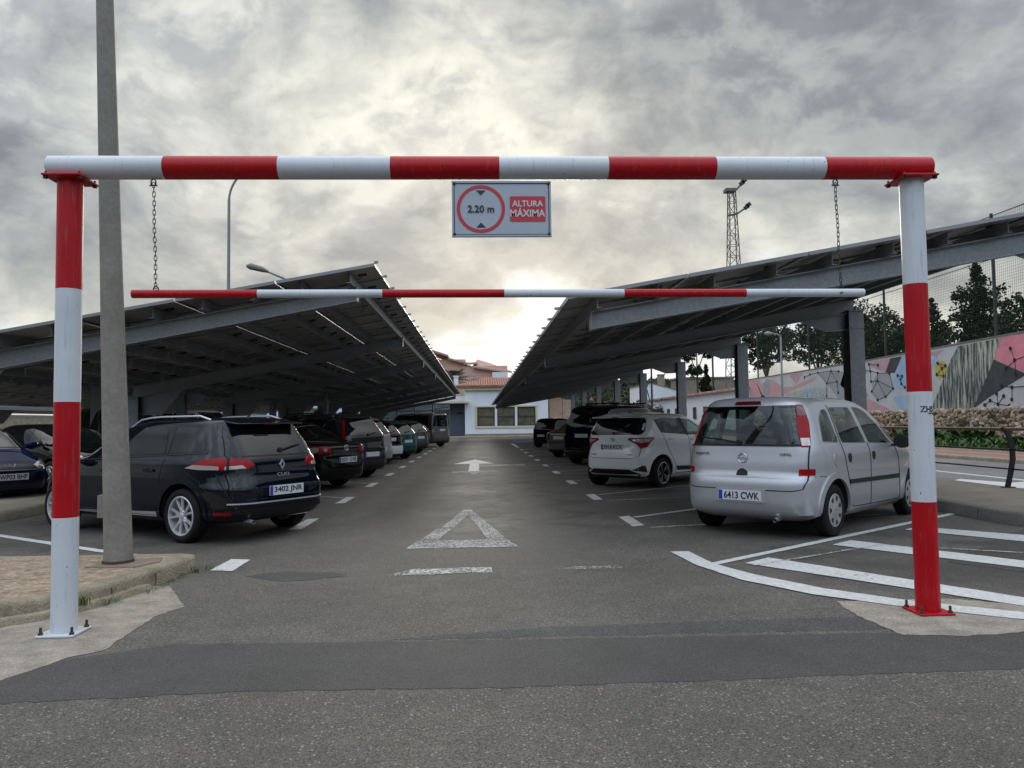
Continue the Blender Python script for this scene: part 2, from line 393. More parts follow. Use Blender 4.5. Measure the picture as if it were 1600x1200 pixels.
class Car:
    def __init__(s, name, label, rows, wb, tr, wr, loc, head, paintm, group=None, cat='car', cabin=False, detail=2, ride=0):
        s.root = thing(name, label, cat, (loc[0],loc[1],0), R(head-90), group)
        s.rows = rows; s.wb = wb; s.tr = tr; s.wr = wr; s.paint = paintm; s.cabin = cabin; s.detail = detail
        s.rings = slices(rows, 46 if detail>1 else 34, 96 if detail>1 else 64)
        b = body_bm(s.rings); bmesh.ops.recalc_face_normals(b.bm, faces=b.bm.faces)
        s.bvh = BVHTree.FromBMesh(b.bm); s.raw = b; s.cut = []; s.W = max(r[3] for r in rows)
    def hit(s, p, d):
        d = Vector(d).normalized(); h = s.bvh.ray_cast(Vector(p)-d*5, d)
        if h[0] is None: h = s.bvh.find_nearest(Vector(p))
        return h[0]
    def patch(s, name, pts, d, m, off=.004, r=.0, mirror=False, parent=None, step=.07, skirt=.02, cut=0., glassy=False, smooth=40):
        d = Vector(d).normalized(); P = rnd([Vector(p) for p in pts], r)
        a = Vector((0,0,1)) if abs(d.z)<.9 else Vector((0,1,0)); u = d.cross(a).normalized(); v = u.cross(d)
        q = [Vector((p.dot(u),p.dot(v))) for p in P]
        dense = []
        for i,p in enumerate(q):
            e = q[(i+1)%len(q)]; k = max(1,int((e-p).length/step))
            for j in range(k): dense.append(p+(e-p)*j/k)
        nb = len(dense); xs = [p.x for p in dense]; ys = [p.y for p in dense]
        inner = []
        x = min(xs)+step/2
        while x < max(xs):
            y = min(ys)+step/2
            while y < max(ys): inner.append(Vector((x,y))); y += step
            x += step
        # keep interior samples clear of the outline
        def inside(c):
            w = False; j = nb-1
            for i in range(nb):
                A,B = dense[i],dense[j]
                if (A.y>c.y) != (B.y>c.y) and c.x < (B.x-A.x)*(c.y-A.y)/(B.y-A.y)+A.x: w = not w
                j = i
            return w and min((c-p).length for p in dense) > step*.3
        inner = [c for c in inner if inside(c)]
        vs,es,fs,_,_,_ = delaunay_2d_cdt(dense+inner, [(i,(i+1)%nb) for i in range(nb)], [], 1, 1e-5)
        depth = sum((p.dot(d) for p in P))/len(P)
        objs = []
        b = MB(); vv = []
        for c in vs:
            o = u*c.x+v*c.y; h = s.bvh.ray_cast(o-d*5, d)
            if h[0] is None or abs(h[0].dot(d)-depth) > .55: h = s.bvh.find_nearest(o+d*depth)
            vv.append(b.bm.verts.new(h[0]-d*off))
        for f in fs: b.face([vv[i] for i in f])
        if skirt:
            be = [e for e in b.bm.edges if len(e.link_faces)==1]
            ret = bmesh.ops.extrude_edge_only(b.bm, edges=be)
            for g in ret['geom']:
                if isinstance(g, bmesh.types.BMVert): g.co += d*skirt
        if cut:
            s.cut.append((q, u, v, d, depth, cut, mirror))
        me = b.mesh(name, m, smooth)
        if sum(pl.normal.dot(d)*pl.area for pl in me.polygons) > 0: me.flip_normals()
        o = link(name, me, parent or s.root); objs.append(o)
        if mirror:
            me2 = me.copy()
            for vx in me2.vertices: vx.co.x *= -1
            me2.flip_normals()
            par = mirror if isinstance(mirror, bpy.types.Object) else (parent or s.root)
            objs.append(link(name, me2, par))
        return objs
    def side(s, name, yz, m, **k):
        """outline in (y,z) on the right flank, mirrored to the left"""
        k.setdefault('mirror', True)
        return s.patch(name, [(s.W,y,z) for y,z in yz], (-1,0,0), m, **k)
    def rear(s, name, xz, m, **k):
        y = s.rows[2][2]; return s.patch(name, [(x,y,z) for x,z in xz], (0,1,0), m, **k)
    def front(s, name, xz, m, **k):
        y = s.rows[2][1]; return s.patch(name, [(x,y,z) for x,z in xz], (0,-1,0), m, **k)
    def seam(s, line, where='side', w=.007, **k):
        """thin dark panel gap along an open polyline of 2-D points"""
        L = [Vector((a,b)) for a,b in line]; left = []; right = []
        for i,p in enumerate(L):
            dd = (L[min(i+1,len(L)-1)]-L[max(i-1,0)]).normalized(); nn = Vector((-dd.y,dd.x))*w/2
            left.append(p+nn); right.append(p-nn)
        pts = [tuple(p) for p in left+right[::-1]]
        return getattr(s,where)('panel_gap', pts, K_SEAM, off=.0045, skirt=.006, step=.04, **k)
    def finish(s):
        """cut wheel arches (and the cabin) out of the body shell"""
        mats = [s.paint, K_WELL]
        raw = s.raw.mesh('body', mats); body = link('body', raw, s.root)
        cutters = []
        for yy in (s.wb/2, -s.wb/2):
            for sx in (-1,1):
                b = MB(); b.mi = 1
                b.lathe([(s.wr+.055, sx*(s.W+.2)), (s.wr+.055, sx*(s.tr-.24))], c=(0,yy,s.wr+.01), axis='X', n=40)
                cutters.append(link('cutter', b.mesh('cutter', mats)))
        if s.cabin:
            belt = s.cabin[0]; cowl = s.cabin[1]
            rr = [(z, min(yf-.07,cowl), yr+.07, w-.055, nf, nr) for z,yf,yr,w,nf,nr in s.rows]
            zs = [r[0] for r in rr]; top = s.rows[-1][0]-.05
            use = []
            for i in range(14):
                z = belt-.35+(top-belt+.35)*i/13
                use.append((z,)+tuple(mono(zs,[r[k] for r in rr],z) for k in range(1,6)))
            bb = body_bm(slices(use, 16, 64), 1); cutters.append(link('cutter', bb.mesh('cutter', mats)))
            for q,u,v,d,depth,cut,mir in s.cut:
                c0 = sum((p for p in q), Vector((0,0)))/len(q)
                qq = [p+(c0-p).normalized()*.014 for p in q]
                b = MB(); b.mi = 0
                A = [b.bm.verts.new(u*p.x+v*p.y+d*(depth-.5)) for p in qq]; B = [b.bm.verts.new(u*p.x+v*p.y+d*(depth+cut)) for p in qq]
                n = len(A)
                for i in range(n): b.face([A[i],A[(i+1)%n],B[(i+1)%n],B[i]])
                b.face(A[::-1]); b.face(B)
                cutters.append(link('cutter', b.mesh('cutter', mats)))
                if mir and abs(d.x)>.9: pass
        for c in cutters:
            c.parent = s.root
            md = body.modifiers.new('cut','BOOLEAN'); md.operation = 'DIFFERENCE'; md.solver = 'EXACT'; md.object = c
        bpy.context.view_layer.update()
        dg = bpy.context.evaluated_depsgraph_get()
        me = bpy.data.meshes.new_from_object(body.evaluated_get(dg)); me.name = 'body'
        body.modifiers.clear(); body.data = me
        for c in cutters:
            m_ = c.data; bpy.data.objects.remove(c); bpy.data.meshes.remove(m_)
        if len(me.materials) < 2:
            me.materials.clear(); [me.materials.append(x) for x in mats]
        for p in me.polygons: p.use_smooth = True
        me.set_sharp_from_angle(angle=R(38))
        s.body = body
        return body
    def arches(s, m=None, wd=.045, off=.012):
        for yy in (s.wb/2,-s.wb/2):
            r0 = s.wr+.05; r1 = r0+wd; zc = s.wr+.01
            pts = [(yy+r1*math.cos(R(a)), zc+r1*math.sin(R(a))) for a in range(-8,189,7)] + [(yy+r0*math.cos(R(a)), zc+r0*math.sin(R(a))) for a in range(188,-9,-7)]
            s.side('wheel_arch', pts, m or s.paint, off=off, skirt=.03, step=.06)
    def wheels(s, style, rimr, tw=.19, rimm=None, steer=0):
        for yy in (s.wb/2,-s.wb/2):
            for sx in (-1,1):
                t = wheel_tyre(s.wr, rimr, tw); o = link('wheel', t, s.root); o.location = (sx*s.tr, yy, s.wr-.004)
                o.rotation_euler = (random.uniform(0,6), 0, PI if sx<0 else 0)
                link('rim', wheel_rim(style, rimr, tw, rimm), o)
    def plate(s, text, z, rear=True, w=.52, h=.112, x=0, eu=True, tilt=0, bright=None):
        d = (0,1,0) if rear else (0,-1,0); p = s.hit((x, s.rows[2][2] if rear else s.rows[2][1], z), d); y = p.y
        o = MB().box((0,0,0),(w,.012,h)).build('licence_plate', bright or K_PLATE, s.root)
        o.location = (x, y+(-.016 if rear else .016), z); o.rotation_euler = (R(tilt), 0, 0 if rear else PI)
        if eu: MB().box((-w/2+.022,-.007,0),(.042,.003,h-.006)).build('country_band', K_EU, o)
        if text:
            t = text_mesh(text, h*.86, .001, wmax=w-.085); lt = link('lettering', t, o); t.materials.append(K_INK)
            lt.location = (.022 if eu else 0, -.0075, 0); lt.rotation_euler = (PI/2,0,0)
        return o
    def mirrors(s, y, z, m=None, dark=True):
        for sx in (-1,1):
            h = s.hit((sx*s.W, y, z-.06), (-sx,0,0))
            b = MB(); b.lathe([(.02,-.03),(.085,-.028),(.098,0),(.088,.05),(.05,.085),(.012,.095)], axis='Y', n=20)
            for v in b.bm.verts: v.co.x *= 1.15; v.co.z *= .9
            b.box((-sx*.11,.01,-.05),(.09,.03,.03))
            o = b.build('door_mirror', m or K_PLAST, s.root, 50); o.location = (h.x+sx*.13, y, z)
    def rails(s, y0, y1, x, m, z=None, h=.045):
        top = s.rows[-1][0]
        for sx in (-1,1):
            pts = []
            for i in range(9):
                f = i/8; y = y0+(y1-y0)*f; p = s.hit((sx*x, y, top), (0,0,-1)); e = min(1, min(f,1-f)*9)
                pts.append((sx*x, y, p.z+h*e-.004))
            MB().tube(pts, .014, 8).build('roof_rail', m, s.root, 60)
    def wiper(s, z, x0=-.02, x1=-.42):
        p = s.hit((x0, s.rows[2][2], z), (0,1,0)); q = s.hit((x1, s.rows[2][2], z+.06), (0,1,0))
        MB().tube([p+Vector((0,-.03,0)), (p+q)/2+Vector((0,-.035,.012)), q+Vector((0,-.02,0))], .009, 6).lathe([(.03,-.03),(.03,.01)], c=p, axis='Y', n=12).build('wiper', K_PLAST, s.root)
    def antenna(s, y, L=.2, lean=.9):
        p = s.hit((0,y,2), (0,0,-1))
        MB().tube([p, p+Vector((0,-L*.5*lean,L*.45)), p+Vector((0,-L*lean,L))], [.008,.005,.003], 6).lathe([(.03,-.005),(.015,.02)], c=p, n=12).build('antenna', K_PLAST, s.root)
    def handle(s, y, z, m, round_=False):
        for sx in (-1,1):
            h = s.hit((sx*s.W,y,z), (-sx,0,0)); b = MB()
            if round_: b.lathe([(.056,-.004),(.056,.004),(.05,.006),(.02,.008)], axis='X', n=24)
            else: b.box((.012,0,0),(.024,.19,.028)); b.box((.002,0,0),(.006,.13,.055))
            if sx<0:
                for v in b.bm.verts: v.co.x *= -1
            o = b.build('door_handle', m, s.root, 40); o.location = h
            if not round_:
                bv = o.modifiers.new('b','BEVEL'); bv.width = .008; bv.segments = 2
    def exhaust(s, x, z=.2):
        y = s.rows[1][2]; MB().tube([(x,y+.35,z),(x,y+.02,z-.005),(x,y-.02,z-.012)], .024, 12, cap=False).build('exhaust_pipe', K_CHROME, s.root, 60)
    def seats(s, rowsyz):
        for (y,z,rear) in rowsyz:
            for x in ((-.36,.36) if not rear else (-.38,.38)):
                b = MB(); b.tube([(x,y+.25,z-.5),(x,y-.03,z-.45),(x,y-.14,z-.12),(x,y-.17,z+.02)], [.20,.22,.235,.17], 14)
                for v in b.bm.verts: v.co.y = y+(v.co.y-y)*.6
                o = b.build('seat', K_SEAT, s.root, 70)
                c = MB(); c.tube([(x,y-.13,z+.03),(x,y-.14,z+.14),(x,y-.15,z+.24)], [.10,.145,.10], 18)
                for v in c.bm.verts: v.co.y = y-.14+(v.co.y-y+.14)*.5
                c.tube([(x-.05,y-.12,z-.02),(x-.05,y-.13,z+.08)],.008,6); c.tube([(x+.05,y-.12,z-.02),(x+.05,y-.13,z+.08)],.008,6)
                c.build('headrest', K_SEAT, o, 70)

_cache = {}
def wheel_tyre(r, rr, w):
    k = ('t',r,rr,w)
    if k not in _cache:
        b = MB(); h = w/2
        b.lathe([(rr-.02,-h*.7),(rr,-h*.86),(rr+.02,-h*.95),((r+rr)/2,-h*1.02),(r-.03,-h*.96),(r-.008,-h*.82),(r,-h*.6),(r-.001,-.03),(r-.006,-.028),(r-.006,-.02),(r-.001,-.018),(r-.001,.018),(r-.006,.02),(r-.006,.028),(r-.001,.03),(r,h*.6),(r-.008,h*.82),(r-.03,h*.96),((r+rr)/2,h*1.02),(rr+.02,h*.95),(rr,h*.86),(rr-.02,h*.7)], axis='X', n=48, cap=False)
        _cache[k] = b.mesh('wheel', K_RUB, 50)
    return _cache[k]
def wheel_rim(style, rr, w, m=None):
    k = ('r',style,rr,w,m.name if m else '')
    if k in _cache: return _cache[k]
    h = w/2; b = MB(); m = m or K_RIM
    mats = [m, K_RIMDK, K_DISC, K_CHROME]
    b.lathe([(rr+.004,h*.9),(rr-.004,h*.96),(rr-.018,h*.93),(rr-.024,h*.6),(rr-.05,-h*.6),(rr,-h*.8)], axis='X', n=48, cap=False, mi=0)
    b.lathe([(.02,-.02),(rr*.66,-.02),(rr*.66,-.01),(.02,-.01)], axis='X', n=32, mi=2)
    b.lathe([(rr*.2,-.02),(rr*.96,-.035)], axis='X', n=32, mi=1, cap=False)
    xo = h*.72
    def spoke(a, w0, w1, r0, r1, x0=xo, x1=h*.84, mi=0, tw=0, th=.02):
        c,s_ = math.cos(a), math.sin(a); c1,s1 = math.cos(a+tw), math.sin(a+tw)
        def P(r,o,x,cc,ss): return (x, r*cc-o*ss, r*ss+o*cc)
        b.hexa([P(r0,-w0/2,x0-th,c,s_),P(r0,w0/2,x0-th,c,s_),P(r1,w1/2,x1-th,c1,s1),P(r1,-w1/2,x1-th,c1,s1),
                P(r0,-w0/2*.6,x0,c,s_),P(r0,w0/2*.6,x0,c,s_),P(r1,w1/2*.7,x1,c1,s1),P(r1,-w1/2*.7,x1,c1,s1)], mi)
    if style == 'twin':
        for i in range(5):
            a = 2*PI*i/5
            spoke(a-.16, .03, .034, rr*.18, rr*.95, tw=-.10); spoke(a+.16, .03, .034, rr*.18, rr*.95, tw=.10)
            spoke(a+.0, .10, .03, rr*.1, rr*.42)
    elif style == 'five':
        for i in range(5): spoke(2*PI*i/5, .06, .05, rr*.15, rr*.96)
    elif style == 'turbine':
        for i in range(5):
            a = 2*PI*i/5
            spoke(a, .05, .10, rr*.15, rr*.95, mi=1, tw=.12); spoke(a+.05, .016, .022, rr*.25, rr*.95, x0=xo+.004, x1=h*.84+.004, mi=3, tw=.16); 
            spoke(a-.16, .01, .014, rr*.5, rr*.95, x0=xo+.002, x1=h*.84+.004, mi=3, tw=.0)
        b.lathe([(rr-.002,h*.97),(rr-.012,h*.985),(rr-.016,h*.95)], axis='X', n=48, cap=False, mi=3)
    elif style == 'cover':
        n = 7
        b.lathe([(rr*.98,h*.8),(rr*.9,h*.93),(rr*.78,h*.97),(rr*.40,h*.90),(rr*.3,h*1.0),(rr*.18,h*1.02),(.01,h*1.02)], axis='X', n=56, cap=False)
        for i in range(n):
            a = 2*PI*i/n; c,s_ = math.cos(a), math.sin(a)
            pts = [(rr*.60,-.012),(rr*.60,.012),(rr*.86,.032),(rr*.86,-.032)]
            b.hexa([(x,)+((r*c-o*s_),(r*s_+o*c)) for x in (h*.80,h*.985) for r,o in pts], 1)
    if style != 'cover': b.lathe([(rr*.2,h*.3),(rr*.2,xo-.004),(rr*.15,xo+.006),(.03,xo+.008),(.01,xo+.008)], axis='X', n=24, mi=1 if style=='turbine' else 0)
    me = b.mesh('rim', mats, 35); _cache[k] = me
    return me
def text_mesh(txt, size, ext=.001, wmax=None, squeeze=1., bold=.028):
    cu = bpy.data.curves.new('lettering','FONT'); cu.body = txt; cu.size = size*1.36; cu.extrude = ext; cu.offset = size*bold
    cu.align_x = 'CENTER'; cu.align_y = 'CENTER'; cu.resolution_u = 3
    o = link('tmp', cu); bpy.context.view_layer.update()
    me = bpy.data.meshes.new_from_object(o.evaluated_get(bpy.context.evaluated_depsgraph_get())); me.name = 'lettering'
    bpy.data.objects.remove(o); bpy.data.curves.remove(cu)
    xs = [v.co.x for v in me.vertices]; ys = [v.co.y for v in me.vertices]
    cx,cy = (max(xs)+min(xs))/2,(max(ys)+min(ys))/2; f = squeeze
    if wmax: f = min(squeeze*1.0, wmax/(max(xs)-min(xs))) if squeeze!=1 else wmax/(max(xs)-min(xs))
    g = size/(max(ys)-min(ys)) if wmax else 1
    for v in me.vertices: v.co.x = (v.co.x-cx)*f; v.co.y = (v.co.y-cy)*(g*.86 if wmax else 1)
    me.materials.clear()
    return me
def badge(c, kind, p, r, back=False):
    b = MB(); x,y,z = 0,0,0
    if kind == 'diamond':
        o = [(0,1.25),(.78,0),(0,-1.25),(-.78,0)]; i = [(0,.72),(.40,0),(0,-.72),(-.40,0)]
        for k in range(4):
            A,B,C_,D = o[k],o[(k+1)%4],i[(k+1)%4],i[k]
            b.hexa([(q[0]*r,0,q[1]*r) for q in (A,B,C_,D)]+[(q[0]*r*.95,-.012,q[1]*r*.95) for q in (A,B,C_,D)])
    elif kind == 'bolt':
        b.tube([(r*math.cos(t*PI/16),0,r*math.sin(t*PI/16)) for t in range(32)], r*.12, 6, closed=True)
        b.prism([(-1.25*r,.05*r),(.1*r,.13*r),(-.0*r,-.02*r),(1.25*r,-.05*r),(-.1*r,-.13*r),(0,.02*r)], -.008, .006)
        for v in list(b.bm.verts)[-12:]: v.co = Vector((v.co.x, v.co.z, v.co.y))
    elif kind == 'ovals':
        for (a,bb,cy) in ((1.,.68,0),(.35,.66,0),(.62,.28,.33)):
            b.tube([(a*r*math.cos(t*PI/14),0,cy*r+bb*r*math.sin(t*PI/14)) for t in range(28)], r*.085, 6, closed=True)
    elif kind == 'round':
        b.tube([(r*math.cos(t*PI/14),0,r*math.sin(t*PI/14)) for t in range(28)], r*.11, 6, closed=True)
        b.tube([(-.62*r,0,.62*r),(-.28*r,0,-.75*r),(0,0,.05*r),(.28*r,0,-.75*r),(.62*r,0,.62*r)], r*.10, 6)
        b.tube([(-.25*r,0,.85*r),(0,0,.2*r),(.25*r,0,.85*r)], r*.10, 6)
    elif kind == 'beast':
        body = [(-.25,-.95),(-.05,-.55),(.15,-.9),(.3,-.85),(.15,-.4),(.35,-.1),(.7,-.25),(.8,-.05),(.4,.15),(.75,.35),(.7,.5),(.25,.35),(.15,.6),(.3,.85),(0,.95),(-.3,.8),(-.25,.5),(-.5,.25),(-.35,-.1),(-.7,-.05),(-.75,-.25),(-.35,-.35),(-.45,-.7)]
        b.prism([(q[0]*r,q[1]*r) for q in body], -.006, .006)
        for v in b.bm.verts: v.co = Vector((v.co.x, v.co.z, v.co.y))
        for sx in (-1,1): b.tube([(sx*1.9*r,0,1.0*r),(sx*1.5*r,0,-.2*r),(sx*1.1*r,0,-1.0*r),(sx*.5*r,0,-1.2*r)], r*.11, 6)
        b.tube([(-.5*r,0,-1.2*r),(.5*r,0,-1.2*r)], r*.11, 6)
    elif kind == 'star':
        b.tube([(r*math.cos(t*PI/14),0,r*math.sin(t*PI/14)) for t in range(28)], r*.07, 6, closed=True)
        for a in (90,210,330): b.tube([(0,0,0),(r*math.cos(R(a)),0,r*math.sin(R(a)))], [r*.12,r*.03], 6)
    o = b.build('badge', K_CHROME, c.root, 60)
    h = c.hit(p, (0,-1,0) if back else (0,1,0)); o.location = h + Vector((0,.012 if back else -.012,0))
    if back: o.rotation_euler = (0,0,PI)
    return o
def word(c, txt, x, z, size, squeeze=1., m=None, front=False):
    me = text_mesh(txt, size, .002, squeeze=squeeze, bold=.004); me.materials.append(m or K_CHROME); o = link('lettering', me, c.root)
    h = c.hit((x,c.rows[2][2],z), (0,1,0)); o.location = h+Vector((0,-.016,0)); o.rotation_euler = (PI/2,0,0)
    return o

# ---- the estate car at the front left
def clio():
    rows = [(.235,1.93,-1.93,.79,4.5,6),(.31,2.09,-2.06,.85,4,6),(.45,2.14,-2.12,.862,3.8,5.5),(.62,2.12,-2.115,.866,3.8,5.5),(.70,2.07,-2.09,.866,3.8,5),
            (.78,1.95,-2.05,.862,4,5),(.87,1.70,-2.035,.852,4.5,5),(.93,1.30,-2.02,.838,5,5),(.98,1.02,-1.99,.81,5,5),(1.10,.78,-1.91,.755,5,5.5),(1.25,.45,-1.80,.69,5,6),
            (1.36,.18,-1.72,.635,5,6),(1.415,-.06,-1.67,.585,5,6),(1.44,-.3,-1.58,.49,4.5,5),(1.45,-.5,-1.45,.3,4,4)]
    c = Car('estate_car','glossy black estate car with silver roof rails, parked nose left beside the concrete lamp post',rows,2.60,.755,.315,CLIO[:2],CLIO[2],P_NAVY)
    # windows
    c.side('side_window',[(-1.60,1.065),(-1.0,1.035),(-.96,1.325),(-1.40,1.335),(-1.52,1.25)],G_PRIV,r=.04)
    c.side('side_window',[(-.93,1.03),(-.12,.995),(.0,1.30),(-.10,1.345),(-.80,1.34)],G_PRIV,r=.03)
    c.side('side_window',[(-.04,.99),(.92,.935),(.93,.95),(.50,1.18),(.22,1.31),(.06,1.34)],G_PRIV,r=.03)
    c.side('window_trim',[(-1.64,1.035),(.95,.925),(.95,.933),(-1.64,1.046)],K_PLAST,off=.006)
    c.side('window_trim',[(-.985,1.035),(-.94,1.03),(-.86,1.335),(-.955,1.335)],K_PLAST,off=.005)
    c.rear('rear_window',[(-.62,1.0),(.62,1.0),(.60,1.10),(.50,1.345),(-.50,1.345),(-.60,1.10)],G_PRIV,r=.06,off=.005)
    c.patch('side_window',[(.58,-1.98,1.0),(.76,-1.80,1.0),(.66,-1.70,1.30),(.54,-1.75,1.30)],(-.7,.7,0),G_PRIV,r=.03,mirror=True,off=.004)
    c.patch('windscreen',[(-.66,1,.98),(.66,1,.98),(.52,.2,1.37),(-.52,.2,1.37)],(0,-1,-.3),G_PRIV,r=.05)
    # spoiler
    b = MB(); b.hexa([(-.50,-1.60,1.385),(.50,-1.60,1.385),(.50,-1.60,1.42),(-.50,-1.60,1.42),(-.515,-1.86,1.362),(.515,-1.86,1.362),(.515,-1.86,1.378),(-.515,-1.86,1.378)])
    o = b.build('roof_spoiler',c.paint,c.root,30); bv = o.modifiers.new('b','BEVEL'); bv.width=.012; bv.segments=3
    MB().box((0,-1.868,1.366),(.22,.01,.014)).build('brake_light',K_DRED,c.root)
    # tail lights wrap round the corner
    D = (-.78,.62,0)
    for nm,pts,mt,off in (('tail_light',[(.40,-2.04,.895),(.52,-2.04,.955),(.80,-1.9,.985),(.855,-1.66,.965),(.865,-1.38,.865),(.865,-1.62,.845),(.82,-1.95,.840),(.55,-2.06,.850)],K_RED,.006),
                          ('lamp_lens',[(.56,-2.06,.858),(.80,-1.96,.846),(.80,-1.96,.885),(.60,-2.05,.895)],K_LENS,.010),
                          ('lamp_lens',[(.82,-1.9,.846),(.865,-1.62,.848),(.867,-1.38,.866),(.862,-1.52,.905),(.86,-1.66,.90),(.83,-1.9,.888)],K_LENS,.010),
                          ('panel_gap',[(.752,-1.99,.84),(.775,-1.97,.84),(.775,-1.97,.985),(.752,-1.99,.985)],K_SEAM,.011)):
        c.patch(nm,pts,D,mt,off=off,r=.012,mirror=True,step=.05)
    c.rear('chrome_strip',[(-.72,.452),(.72,.452),(.72,.468),(-.72,.468)],K_CHROME,off=.014)
    c.patch('bumper_trim',[(-.86,-1.9,.25),(.86,-1.9,.25),(.84,-2.0,.34),(.6,-2.1,.40),(-.6,-2.1,.40),(-.84,-2.0,.33)],(0,1,0),K_PLAST,off=.008,r=.03)
    c.patch('reflector',[(.72,-2.02,.33),(.86,-1.9,.335),(.86,-1.9,.365),(.72,-2.03,.365)],(-.6,.8,0),K_RED,off=.012,mirror=True)
    c.rear('panel_gap',[(-.70,.50),(.70,.50),(.70,.507),(-.70,.507)],K_SEAM,off=.002,skirt=0)
    c.rear('panel_gap',[(-.52,.985),(.52,.985),(.52,.992),(-.52,.992)],K_SEAM,off=.002,skirt=0)
    c.seam([(.70,.50),(.735,.62),(.745,.80)],'rear',mirror=True)
    for ln in ([(-.97,.97),(-.93,.80),(-.90,.66)],[(-.08,.99),(-.05,.7),(-.10,.25)],[(.98,.90),(1.0,.6),(.93,.25)],[(-.90,.30),(.93,.30)],[(-1.36,.83),(-1.6,.70),(-1.78,.55),(-1.82,.33)]): c.seam(ln)
    c.side('sill_trim',[(-.86,.285),(.80,.275),(.80,.30),(-.86,.345)],K_CHROME,off=.007)
    c.finish(); c.arches(wd=.05,off=.014); c.wheels('twin',.228,.195)
    c.plate('3402 JNR',.585,x=.0); badge(c,'diamond',(0,-2.1,.88),.055); word(c,'CLIO',0,.765,.042,1.5)
    c.mirrors(.78,.97,c.paint); c.rails(-1.45,.10,.545,K_CHROME); c.wiper(1.05,.05,.40); c.antenna(-1.45,.17)
    c.handle(-.72,.83,c.paint); c.handle(.15,.81,c.paint); c.exhaust(-.45,.25)
    return c

